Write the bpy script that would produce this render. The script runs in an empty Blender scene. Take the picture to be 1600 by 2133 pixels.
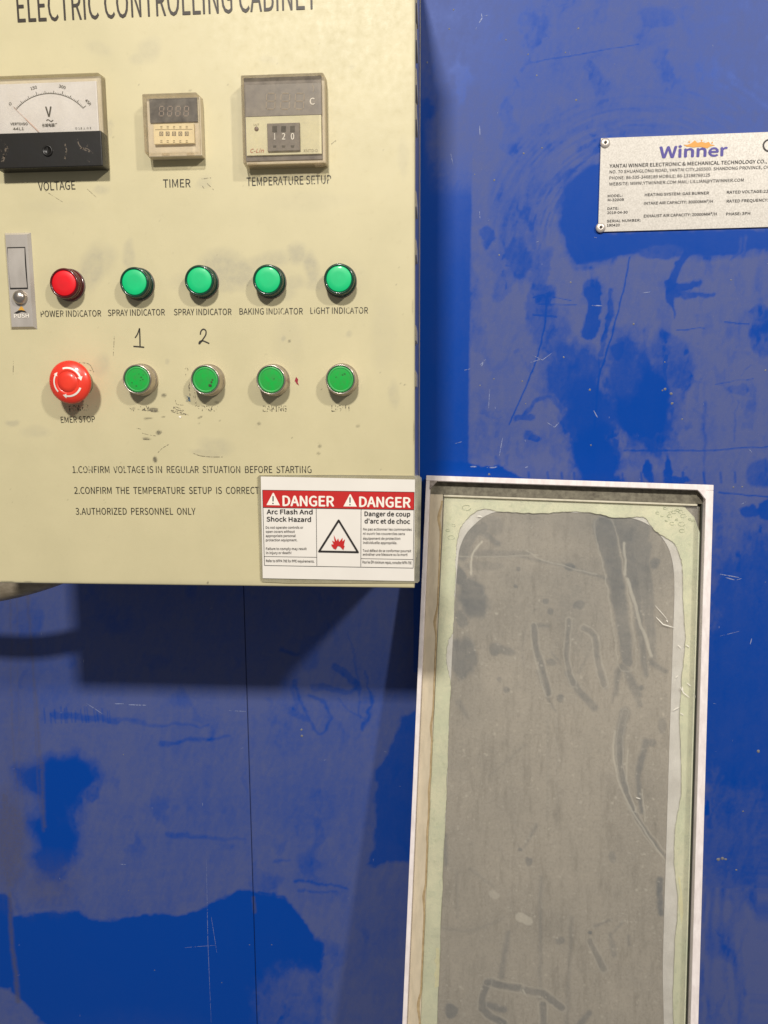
import bpy, bmesh, math, random
import numpy as np
from mathutils import Vector, Matrix
random.seed(7)
SC = bpy.context.scene
COL = SC.collection
# ------------------------------------------------------------------ camera
YAW, PITCH, ROLL = (math.radians(a) for a in (4.056, 8.043, -0.256))
CAM = np.array([0.0, -0.72, 0.0])          # the cabinet door's face is the plane y = 0
FWD = np.array([-math.sin(YAW)*math.cos(PITCH), math.cos(YAW)*math.cos(PITCH), -math.sin(PITCH)])
r0 = np.array([math.cos(YAW), math.sin(YAW), 0.0]); u0 = np.cross(r0, FWD)
RGT = r0*math.cos(ROLL) + u0*math.sin(ROLL); UPV = -r0*math.sin(ROLL) + u0*math.cos(ROLL)
cam_d = bpy.data.cameras.new("camera"); cam = bpy.data.objects.new("camera", cam_d); COL.objects.link(cam)
cam_d.sensor_fit = 'HORIZONTAL'; cam_d.sensor_width = 36; cam_d.lens = 36; cam_d.clip_start = 0.01; cam_d.clip_end = 50
M = Matrix.Identity(4)
for i in range(3):
    M[i][0] = RGT[i]; M[i][1] = UPV[i]; M[i][2] = -FWD[i]; M[i][3] = CAM[i]
cam.matrix_world = M
SC.camera = cam
# ------------------------------------------------------------------ world and lamps (a dim hall with two ceiling lamps)
w = bpy.data.worlds.new("World"); SC.world = w; w.use_nodes = True
w.node_tree.nodes['Background'].inputs[0].default_value = (0.98, 0.97, 0.97, 1)
w.node_tree.nodes['Background'].inputs[1].default_value = 0.165
def lamp(name, target, d, dist, power, size, col):
    l = bpy.data.lights.new(name, 'AREA'); l.shape = 'RECTANGLE'; l.size = size; l.size_y = 0.18; l.energy = power; l.color = col
    o = bpy.data.objects.new(name, l); COL.objects.link(o)
    v = Vector(d)*dist; o.location = Vector(target) + v
    o.rotation_euler = v.to_track_quat('Z', 'Y').to_euler()
lamp("ceiling_lamp", (-0.2, 0, -0.1), (-0.05, -1, 0.80), 2.4, 80, 0.24, (1.0, 0.95, 0.88))
lamp("ceiling_lamp", (-0.2, 0, -0.1), (0.86, -1, 0.80), 2.0, 41, 0.15, (1.0, 0.95, 0.88))
vs = SC.view_settings; vs.view_transform = 'Standard'; vs.look = 'None'; vs.exposure = 0; vs.gamma = 1
SC.cycles.use_denoising = True; SC.cycles.max_bounces = 6; SC.cycles.transparent_max_bounces = 16
SC.cycles.sample_clamp_indirect = 4

# ------------------------------------------------------------------ helpers
WALL = 0.25
def at(px, py, Y=0.0):                       # where a line of sight of the photograph meets the plane y = Y
    d = FWD + RGT*(px-800)/1600 + UPV*(1066.5-py)/1600
    return CAM + d*(Y-CAM[1])/d[1]
def proj(P):
    q = P - CAM; z = q@FWD
    return 800+1600*(q@RGT)/z, 1066.5-1600*(q@UPV)/z
def s2l(c):
    c = np.array(c, float)/255
    return tuple(np.where(c < .04045, c/12.92, ((c+.055)/1.055)**2.4)) + (1.0,)
def vnoise(x, y, seed=0):
    xi = np.floor(x).astype(np.int64); yi = np.floor(y).astype(np.int64); fx = x-xi; fy = y-yi
    fx = fx*fx*(3-2*fx); fy = fy*fy*(3-2*fy)
    def h(a, b):
        n = (a*374761393 + b*668265263 + seed*1442695041) & 0xffffffff
        n = ((n ^ (n >> 13))*1274126177) & 0xffffffff
        return ((n ^ (n >> 16)) & 0xffff)/65535.0
    return (h(xi, yi)*(1-fx)+h(xi+1, yi)*fx)*(1-fy) + (h(xi, yi+1)*(1-fx)+h(xi+1, yi+1)*fx)*fy
def fbm(x, y, s, seed=0, o=4):
    t = 0; a = .5; n = 0
    for k in range(o):
        t = t + a*vnoise(x/s*2**k, y/s*2**k, seed+k*17); n += a; a *= .5
    return t/n

ORG = {}
class MB:
    def __init__(s): s.v = []; s.f = []; s.sm = []
    def add(s, vs_, fs, smooth=False):
        b = len(s.v); s.v += [tuple(map(float, q)) for q in vs_]
        s.f += [tuple(b+i for i in f) for f in fs]; s.sm += [smooth]*len(fs); return s
    def hexa(s, p):   # 8 corners: 4 of one face then the 4 opposite
        return s.add(p, [(0,1,2,3),(7,6,5,4),(0,4,5,1),(1,5,6,2),(2,6,7,3),(3,7,4,0)])
    def box(s, x0, x1, y0, y1, z0, z1):
        return s.hexa([(x0,y0,z0),(x1,y0,z0),(x1,y0,z1),(x0,y0,z1),(x0,y1,z0),(x1,y1,z0),(x1,y1,z1),(x0,y1,z1)])
    def lathe(s, cx, cz, prof, n=48, y=0.0):    # profile of (radius, height off the plane y) turned about the normal
        b = []
        for r, h in prof:
            b += [(cx+r*math.cos(2*math.pi*i/n), y-h, cz+r*math.sin(2*math.pi*i/n)) for i in range(n)]
        f = [(k*n+i, k*n+(i+1) % n, (k+1)*n+(i+1) % n, (k+1)*n+i) for k in range(len(prof)-1) for i in range(n)]
        s.add(b, f, True)
        if prof[-1][0] > 1e-6: s.add(b[-n:], [tuple(range(n))])
        return s
    def ribbon(s, pts, wd, nrm=(0,-1,0), thick=0.0, taper=False):
        pts = [np.array(p, float) for p in pts]; nrm = np.array(nrm, float); L = []; R_ = []
        n = len(pts)
        for i, p in enumerate(pts):
            t = pts[min(i+1, n-1)] - pts[max(i-1, 0)]; t = t/(np.linalg.norm(t)+1e-12)
            q = np.cross(t, nrm); ww = wd/2*(1 if not taper else max(.15, math.sin(math.pi*(i+.5)/n)**.6))
            L.append(p+q*ww); R_.append(p-q*ww)
        return s.add(L+R_, [(i, i+1, n+i+1, n+i) for i in range(n-1)])
    def poly(s, pts): return s.add(pts, [tuple(range(len(pts)))])
    def disc(s, cx, cz, r, y, n=32): return s.poly([(cx+r*math.cos(2*math.pi*i/n), y, cz+r*math.sin(2*math.pi*i/n)) for i in range(n)])
    def build(s, name, mat, parent=None, loc=None, bevel=0, label=None, kind=None, attrs=None, recalc=True):
        loc = np.array(loc if loc is not None else (ORG[parent] if parent else (0,0,0)), float)
        me = bpy.data.meshes.new(name)
        me.from_pydata([tuple(np.array(q)-loc) for q in s.v], [], s.f)
        me.polygons.foreach_set('use_smooth', s.sm)
        if recalc:
            bm = bmesh.new(); bm.from_mesh(me); bmesh.ops.recalc_face_normals(bm, faces=bm.faces); bm.to_mesh(me); bm.free()
        me.materials.append(mat); me.update()
        o = bpy.data.objects.new(name, me); COL.objects.link(o)
        o.location = loc - (ORG[parent] if parent else 0)
        if parent: o.parent = parent
        ORG[o] = loc
        if bevel:
            m = o.modifiers.new('edge', 'BEVEL'); m.width = bevel; m.segments = 3; m.limit_method = 'ANGLE'
        if label: o['label'] = label
        if kind: o['kind'] = kind
        return o
def thing(name, label, cat, loc=(0,0,0), group=None):
    o = bpy.data.objects.new(name, None); COL.objects.link(o); o.location = loc; o['label'] = label; o['category'] = cat
    o.empty_display_size = .05
    if group: o['group'] = group
    ORG[o] = np.array(loc, float); return o
def rounded(x0, x1, z0, z1, r, y, n=6):
    c = [(x1-r, z1-r, 0), (x0+r, z1-r, 90), (x0+r, z0+r, 180), (x1-r, z0+r, 270)]
    return [(cx+r*math.cos(math.radians(a+90*k/n)), y, cz+r*math.sin(math.radians(a+90*k/n))) for cx, cz, a in c for k in range(n+1)]
def slab(pts, depth):       # a flat outline given real thickness towards +y
    n = len(pts); b = [(p[0], p[1]+depth, p[2]) for p in pts]
    return list(pts)+b, [tuple(range(n)), tuple(range(2*n-1, n-1, -1))] + [(i, (i+1) % n, n+(i+1) % n, n+i) for i in range(n)]

# ---- materials
def nodes(name):
    m = bpy.data.materials.new(name); m.use_nodes = True
    return m, m.node_tree, m.node_tree.nodes['Principled BSDF']
def mth(t, op, a, b=None, c=None, clamp=False):
    n = t.nodes.new('ShaderNodeMath'); n.operation = op; n.use_clamp = clamp
    for i, q in enumerate((a, b, c)):
        if q is None: continue
        if isinstance(q, (int, float)): n.inputs[i].default_value = q
        else: t.links.new(q, n.inputs[i])
    return n.outputs[0]
def noise(t, scale, detail=4, rough=.6, stretch=None, dist=0):
    g = t.nodes.new('ShaderNodeNewGeometry'); src = g.outputs['Position']
    if stretch:
        mp = t.nodes.new('ShaderNodeMapping'); mp.inputs['Scale'].default_value = stretch; t.links.new(src, mp.inputs[0]); src = mp.outputs[0]
    n = t.nodes.new('ShaderNodeTexNoise'); n.inputs['Scale'].default_value = scale; n.inputs['Detail'].default_value = detail
    n.inputs['Roughness'].default_value = rough; n.inputs['Distortion'].default_value = dist; t.links.new(src, n.inputs['Vector']); return n.outputs[0]
def mixc(t, f, a, b):
    n = t.nodes.new('ShaderNodeMix'); n.data_type = 'RGBA'
    for i, q in ((0, f), (6, a), (7, b)):
        if isinstance(q, (int, float, tuple)): n.inputs[i].default_value = q
        else: t.links.new(q, n.inputs[i])
    return n.outputs[2]
def attr(t, name):
    a = t.nodes.new('ShaderNodeAttribute'); a.attribute_name = name; return a.outputs['Fac']
def rng(t, v, a, b, c=0., d=1.):
    n = t.nodes.new('ShaderNodeMapRange'); t.links.new(v, n.inputs[0])
    for i, q in enumerate((a, b, c, d)): n.inputs[i+1].default_value = q
    return n.outputs[0]
def bump(t, b, h, strength, dist=.001):
    n = t.nodes.new('ShaderNodeBump'); n.inputs['Strength'].default_value = strength; n.inputs['Distance'].default_value = dist
    t.links.new(h, n.inputs['Height']); t.links.new(n.outputs[0], b.inputs['Normal'])
def nm(name, c1, c2=None, rough=.5, scale=60, metal=0, bmp=0, coat=0, spec=.5, lo=.35, hi=.7, stretch=None):
    m, t, b = nodes(name); c1 = s2l(c1); c2 = s2l(c2) if c2 else tuple(q*.8 for q in c1[:3])+(1,)
    n = noise(t, scale, 6, .65, stretch)
    t.links.new(mixc(t, rng(t, n, lo, hi), c1, c2), b.inputs['Base Color'])
    t.links.new(rng(t, n, 0, 1, rough-.08, rough+.12), b.inputs['Roughness'])
    b.inputs['Metallic'].default_value = metal; b.inputs['Coat Weight'].default_value = coat; b.inputs['Coat Roughness'].default_value = .12
    b.inputs['Specular IOR Level'].default_value = spec
    if bmp: bump(t, b, noise(t, scale*4, 3), bmp, .0005)
    return m
def clear(name, tint, dust=.12, gloss=.06, dustc=(190,180,150), scale=120, rough=.06):
    m, t, b = nodes(name); out = t.nodes['Material Output']
    tr = t.nodes.new('ShaderNodeBsdfTransparent'); tr.inputs[0].default_value = tint; ff = 1
    gl = t.nodes.new('ShaderNodeBsdfGlossy'); gl.inputs['Roughness'].default_value = rough
    fr = t.nodes.new('ShaderNodeFresnel'); fr.inputs[0].default_value = 1.45
    df = t.nodes.new('ShaderNodeBsdfDiffuse'); df.inputs[0].default_value = s2l(dustc)
    m1 = t.nodes.new('ShaderNodeMixShader'); t.links.new(mth(t, 'MINIMUM', mth(t, 'ADD', fr.outputs[0], gloss-.04, clamp=True), .3), m1.inputs[0]); t.links.new(tr.outputs[0], m1.inputs[1]); t.links.new(gl.outputs[0], m1.inputs[2])
    m2 = t.nodes.new('ShaderNodeMixShader'); t.links.new(mth(t, 'ADD', rng(t, noise(t, scale, 6, .7), .3, .75, dust*.35, dust*1.7), mth(t, 'MULTIPLY', mth(t, 'SUBTRACT', fr.outputs[0], .05, clamp=True), .55), clamp=True), m2.inputs[0])
    t.links.new(m1.outputs[0], m2.inputs[1]); t.links.new(df.outputs[0], m2.inputs[2]); t.links.new(m2.outputs[0], out.inputs[0]); return m
def ink(name, col, wear=.0, scale=420, rough=.5, stretch=None):       # print that has flaked off in places
    m, t, b = nodes(name); b.inputs['Base Color'].default_value = s2l(col); b.inputs['Roughness'].default_value = rough
    if wear > 0:
        n = noise(t, scale, 2, .6, stretch, .6); n2 = noise(t, scale*.18, 2)
        k = mth(t, 'ADD', mth(t, 'MULTIPLY', n, .6), mth(t, 'MULTIPLY', n2, .4))
        t.links.new(rng(t, k, wear-.03, wear+.03), b.inputs['Alpha'])
    return m

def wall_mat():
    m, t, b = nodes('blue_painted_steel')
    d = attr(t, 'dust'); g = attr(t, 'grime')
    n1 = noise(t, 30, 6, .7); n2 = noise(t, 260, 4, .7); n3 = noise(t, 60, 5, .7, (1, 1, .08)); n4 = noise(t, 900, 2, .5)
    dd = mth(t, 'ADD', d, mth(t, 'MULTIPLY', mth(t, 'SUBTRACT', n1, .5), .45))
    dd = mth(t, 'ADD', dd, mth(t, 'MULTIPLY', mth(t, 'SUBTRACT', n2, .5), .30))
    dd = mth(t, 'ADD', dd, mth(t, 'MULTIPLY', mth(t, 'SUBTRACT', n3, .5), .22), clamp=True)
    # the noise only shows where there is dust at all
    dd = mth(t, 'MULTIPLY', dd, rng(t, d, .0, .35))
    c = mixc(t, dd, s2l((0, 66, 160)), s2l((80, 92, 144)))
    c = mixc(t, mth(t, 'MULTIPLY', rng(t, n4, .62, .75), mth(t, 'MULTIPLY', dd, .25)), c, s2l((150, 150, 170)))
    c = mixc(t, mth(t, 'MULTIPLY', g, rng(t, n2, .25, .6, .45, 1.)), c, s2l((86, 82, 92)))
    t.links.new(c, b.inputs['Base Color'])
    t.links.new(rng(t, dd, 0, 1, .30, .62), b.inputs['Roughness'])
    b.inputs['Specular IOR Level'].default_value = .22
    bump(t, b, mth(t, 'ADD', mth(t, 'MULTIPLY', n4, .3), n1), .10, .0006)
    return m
def door_mat():
    m, t, b = nodes('beige_painted_steel')
    s = attr(t, 'smudge'); k = attr(t, 'ink')
    n1 = noise(t, 14, 5, .6); n2 = noise(t, 120, 5, .7); n3 = noise(t, 1400, 2, .5)
    c = mixc(t, rng(t, n1, .3, .7), s2l((208, 197, 157)), s2l((199, 189, 150)))
    c = mixc(t, rng(t, n2, .58, .72, 0, .18), c, s2l((178, 166, 132)))
    c = mixc(t, mth(t, 'MULTIPLY', s, rng(t, n2, .3, .65, .5, 1.2), clamp=True), c, s2l((166, 160, 138)))
    c = mixc(t, mth(t, 'MULTIPLY', k, rng(t, n3, .35, .6, .5, 1.), clamp=True), c, s2l((60, 55, 48)))
    t.links.new(c, b.inputs['Base Color']); t.links.new(rng(t, n2, .3, .7, .38, .55), b.inputs['Roughness'])
    bump(t, b, mth(t, 'ADD', mth(t, 'MULTIPLY', noise(t, 9, 2, .5), 9.), mth(t, 'MULTIPLY', n3, .8)), .22, .0004); return m
def backing_mat():
    m, t, b = nodes('dusty_grey_sheet')
    d = attr(t, 'wipe_tone'); l = attr(t, 'streak')
    n1 = noise(t, 9, 6, .65); n2 = noise(t, 350, 4, .7); n3 = noise(t, 110, 4, .7, (1, 1, .05)); n4 = noise(t, 170, 2, .5)
    c = mixc(t, rng(t, n1, .3, .7), s2l((196, 187, 174)), s2l((170, 163, 152)))
    c = mixc(t, rng(t, n2, .50, .75, 0, .55), c, s2l((198, 190, 180)))
    c = mixc(t, rng(t, n2, .5, .25, 0, .45), c, s2l((134, 128, 122)))
    c = mixc(t, rng(t, n3, .5, .72, 0, .45), c, s2l((128, 122, 112)))
    c = mixc(t, rng(t, n4, .68, .76, 0, .5), c, s2l((222, 214, 200)))
    c = mixc(t, mth(t, 'MULTIPLY', d, rng(t, n1, .25, .7, .55, 1.05), clamp=True), c, s2l((84, 96, 108)))
    c = mixc(t, l, c, s2l((236, 230, 216)))
    t.links.new(c, b.inputs['Base Color']); b.inputs['Roughness'].default_value = .8; return m

MW = wall_mat(); MD = door_mat(); MBK = backing_mat()
M_beige = nm('beige_side_paint', (150,142,130), (132,124,114), .3, 40, coat=1.)
M_beige.node_tree.nodes['Principled BSDF'].inputs['Coat Roughness'].default_value = .28
M_louv = nm('beige_louvre_paint', (205,193,160), None, .4)
M_black = nm('worn_black_plastic', (34,31,26), (22,20,18), .35, 45, bmp=.1)
M_blackgrey = nm('smoked_display', (104,97,92), (128,119,110), .4, 90)
M_chrome = nm('chrome', (220,212,202), (188,180,170), .25, 30, metal=.42, stretch=(1,1,.4))
M_steel = nm('turned_steel', (200,190,180), (170,160,150), .28, 90, metal=.9)
M_white = nm('white_dial_card', (236,234,238), (228,225,228), .6, 40)
M_clear = clear('clear_plastic', (.97,.95,.9,1), .07, .05)
M_dusty = clear('dusty_clear_plastic', (1,.99,.97,1), .11, .05, (226,210,182))
M_body = nm('tan_relay_body', (222,208,180), (208,194,166), .5, 80)
M_cream = nm('cream_plastic', (246,228,180), (232,214,168), .45, 60)
M_sage = nm('sage_plate', (222,216,178), (214,208,170), .5, 50)
M_green = nm('green_indicator_lens', (0,200,122), (0,188,114), .45, 60, coat=.15)
M_greenc = nm('green_push_cap', (14,176,66), (52,150,66), .3, 220, coat=.4)
M_greenr = nm('faded_green_rim', (62,170,84), (50,150,76), .4, 120)
M_red = nm('red_indicator_lens', (232,8,26), (212,5,20), .45, 60, coat=.15)
M_dkgreen = nm('dark_green_bezel', (8,66,46), (14,48,38), .25, 60, coat=.6)
M_dkred = nm('dark_red_bezel', (92,8,14), (62,10,14), .25, 60, coat=.6)
M_collar = nm('grey_collar', (120,108,98), (90,80,74), .4, 60)
M_estop = nm('red_mushroom_plastic', (240,66,44), (230,54,36), .35, 60, coat=.3)
M_inkw = ink('white_print', (245,238,225))
M_ink0 = ink('black_print', (38,34,28), .36)
M_ink1 = ink('chipped_black_print', (42,38,32), .415)
M_ink2 = ink('half_gone_black_print', (56,50,42), .50)
M_ink3 = ink('nearly_gone_black_print', (70,63,52), .555)
M_title = ink('title_print', (48,38,28), .33)
M_pen = ink('marker_pen', (52,48,42), .34)
M_faint = ink('faint_scuff', (124,115,96), .49, 600)
M_bluepen = ink('blue_pen_smear', (92,120,140), .47, 700)
M_chip = ink('red_chip', (150,30,50))
M_dark = nm('dark_slot', (24,21,18), (34,30,26), .6, 80)
M_grey_ink = ink('grey_print', (70,66,62))

# ------------------------------------------------------------------ text
FONT = None
import os
for pth in (os.path.join(bpy.utils.system_resource('DATAFILES') or '', 'fonts', 'Noto Sans CJK Regular.woff2'),):
    if os.path.exists(pth):
        try: FONT = bpy.data.fonts.load(pth)
        except Exception: FONT = None
def text_mesh(s, bold=0, inter=False, shear=0):
    cu = bpy.data.curves.new('lettering', 'FONT'); cu.body = s; cu.size = 1; cu.offset = bold; cu.resolution_u = 3; cu.shear = shear
    if FONT: cu.font = FONT
    ob = bpy.data.objects.new('lettering', cu); COL.objects.link(ob)
    dg = bpy.context.evaluated_depsgraph_get(); me = bpy.data.meshes.new_from_object(ob.evaluated_get(dg))
    bpy.data.objects.remove(ob); bpy.data.curves.remove(cu)
    v = np.empty(len(me.vertices)*3); me.vertices.foreach_get('co', v); v = v.reshape(-1, 3); f = [tuple(p.vertices) for p in me.polygons]
    bpy.data.meshes.remove(me); return v, f
CAPS = {}; TCACHE = {}
def text(mb, s, a, b, cap, Y, bold=0, inter=False, shear=0, fit=True, mapf=None):
    """lay a line of print from baseline point a to b (photo points) on the plane y = Y, capitals cap points tall"""
    if inter not in CAPS: CAPS[inter] = text_mesh('H', 0, inter)[0][:, 1].max()
    if (s, shear) not in TCACHE: TCACHE[(s, shear)] = text_mesh(s, 0, inter, shear)
    v, f = TCACHE[(s, shear)]; ch = CAPS[inter]
    if mapf: a = mapf(*a); b = mapf(*b); 
    A = at(a[0], a[1], Y); B = at(b[0], b[1], Y)
    e = (B-A); e[1] = 0; L = np.linalg.norm(e); e = e/L; up = np.array([-e[2], 0, e[0]])
    H = np.linalg.norm(at(a[0], a[1]-cap, Y)-at(a[0], a[1], Y))
    x0 = v[:, 0].min(); x1 = v[:, 0].max(); kx = L/(x1-x0) if fit else H/ch
    P = A + np.outer((v[:, 0]-x0)*kx, e) + np.outer(v[:, 1]*H/ch, up)
    if bold:      # heavier strokes: the same outline struck four times, a hair apart
        for k, (dx, dz) in enumerate(((-1,0),(1,0),(0,.8),(0,-.8))): mb.add(P + e*dx*bold*H + up*dz*bold*H - np.array([0, .00003*k, 0]), f)
    else: mb.add(P, f)
    return mb
def texts(name, lines, Y, mat, parent, inter=False, bold=0, mapf=None, label=None):
    for ln in lines:
        mb = MB(); text(mb, ln[0], ln[1], ln[2], ln[3], Y, bold, inter, mapf=mapf)
        mb.build(name, mat, parent, label=label, recalc=False)

# ------------------------------------------------------------------ surface painting (dirt and wear fields stored on the vertices)
class Paint:
    def __init__(s, X, Y, warp=6, seed=3, rag=0):
        s.X0, s.Y0 = X, Y
        s.rag = rag; s.N = (fbm(X, Y*.7, 16, seed+9, 5)-.5)*2
        s.X = X + (fbm(X, Y, 26, seed)-.5)*warp*2; s.Y = Y + (fbm(X, Y, 26, seed+50)-.5)*warp*2
    def blob(s, cx, cy, rx, ry, ang=0, soft=.25):
        c, q = math.cos(math.radians(ang)), math.sin(math.radians(ang)); dx, dy = s.X-cx, s.Y-cy
        d = np.hypot((dx*c+dy*q)/rx, (-dx*q+dy*c)/ry) + s.rag*s.N*np.clip(18/min(rx, ry), .9, 1.); return np.clip((1+soft/2-d)/soft, 0, 1)
    def stroke(s, pts, w, soft=3, w2=None):
        if len(pts) > 2:
            P = [np.array(a_, float) for a_ in pts]; P = [P[0]]+P+[P[-1]]; out = []
            for i in range(1, len(P)-2):
                a_, b_, c_, d_ = P[i-1:i+3]
                for j in range(4):
                    t = j/4; out.append(tuple(.5*((2*b_)+(-a_+c_)*t+(2*a_-5*b_+4*c_-d_)*t*t+(-a_+3*b_-3*c_+d_)*t**3)))
            pts = out+[tuple(P[-1])]
        best = np.zeros_like(s.X); n = len(pts)-1; w2 = w if w2 is None else w2
        xs = [p[0] for p in pts]; ys = [p[1] for p in pts]; m = max(w, w2)+soft+30
        sel = (s.X0 > min(xs)-m) & (s.X0 < max(xs)+m) & (s.Y0 > min(ys)-m) & (s.Y0 < max(ys)+m)
        X, Y = s.X[sel], s.Y[sel]; bb = np.zeros_like(X)
        for i in range(n):
            (ax, ay), (bx, by) = pts[i], pts[i+1]; L2 = (bx-ax)**2+(by-ay)**2+1e-9
            t = np.clip(((X-ax)*(bx-ax)+(Y-ay)*(by-ay))/L2, 0, 1); d = np.hypot(X-ax-t*(bx-ax), Y-ay-t*(by-ay))
            r = (w+(w2-w)*(i+t)/n)/2*(1+s.rag*.9*s.N[sel]); bb = np.maximum(bb, np.clip((r+soft/2-d)/soft, 0, 1))
        best[sel] = bb; return best
    def poly(s, pts, soft=8):
        n = len(pts); ins = np.zeros(s.X.shape, bool); dm = np.full(s.X.shape, 1e9); X, Y = s.X, s.Y
        for i in range(n):
            (ax, ay), (bx, by) = pts[i], pts[(i+1) % n]
            if ay != by:
                cr = ((ay > Y) != (by > Y)) & (X < (bx-ax)*(Y-ay)/(by-ay)+ax); ins ^= cr
            L2 = (bx-ax)**2+(by-ay)**2+1e-9; t = np.clip(((X-ax)*(bx-ax)+(Y-ay)*(by-ay))/L2, 0, 1)
            dm = np.minimum(dm, np.hypot(X-ax-t*(bx-ax), Y-ay-t*(by-ay)))
        sd = np.where(ins, dm, -dm) + s.rag*s.N*10; return np.clip(.5+sd/soft, 0, 1)
def lay(base, mask, val, k=1.0): return base*(1-mask*k)+val*mask*k
def set_attr(o, name, arr):
    a = o.data.attributes.new(name, 'FLOAT', 'POINT'); a.data.foreach_set('value', np.clip(arr, 0, 1).astype(np.float32).ravel())
def grid_object(name, mat, parent, us, vs_, fn, loc=None, kind=None, skirt=None):
    """a finely divided sheet; fn maps arrays (u, v) to world points; skirt folds the rim back by that vector"""
    U, V = np.meshgrid(us, vs_); P = fn(U, V); ny, nx = U.shape
    co = P.reshape(-1, 3); idx = np.arange(nx*ny).reshape(ny, nx)
    q = np.stack([idx[:-1, :-1], idx[:-1, 1:], idx[1:, 1:], idx[1:, :-1]], -1).reshape(-1, 4)
    if skirt is not None:
        rim = np.concatenate([idx[0, :], idx[1:, -1], idx[-1, -2::-1], idx[-2:0:-1, 0]])
        b = len(co); co = np.vstack([co, co[rim]+np.array(skirt)]); m = len(rim); r = np.arange(m)
        q = np.vstack([q, np.stack([rim, b+r, b+(r+1) % m, rim[(r+1) % m]], -1)])
    loc = np.array(loc if loc is not None else (ORG[parent] if parent else (0,0,0)), float)
    me = bpy.data.meshes.new(name); me.vertices.add(len(co)); me.vertices.foreach_set('co', (co-loc).ravel())
    me.loops.add(q.size); me.loops.foreach_set('vertex_index', q.ravel().astype(np.int32))
    me.polygons.add(len(q)); me.polygons.foreach_set('loop_start', np.arange(0, q.size, 4, dtype=np.int32))
    me.update(calc_edges=True); me.materials.append(mat)
    o = bpy.data.objects.new(name, me); COL.objects.link(o); o.location = loc-(ORG[parent] if parent else 0)
    if parent: o.parent = parent
    ORG[o] = loc
    if kind: o['kind'] = kind
    r = co-CAM; z = r@FWD
    return o, 800+1600*(r@RGT)/z, 1066.5-1600*(r@UPV)/z
def axis(lo, hi, step, far_lo, far_hi):
    a = list(np.arange(lo, hi, step))+[hi]
    return np.array([q for q in (far_lo, (far_lo+lo)/2) if q < lo-1e-6] + a + [q for q in ((far_hi+hi)/2, far_hi) if q > hi+1e-6])

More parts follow.
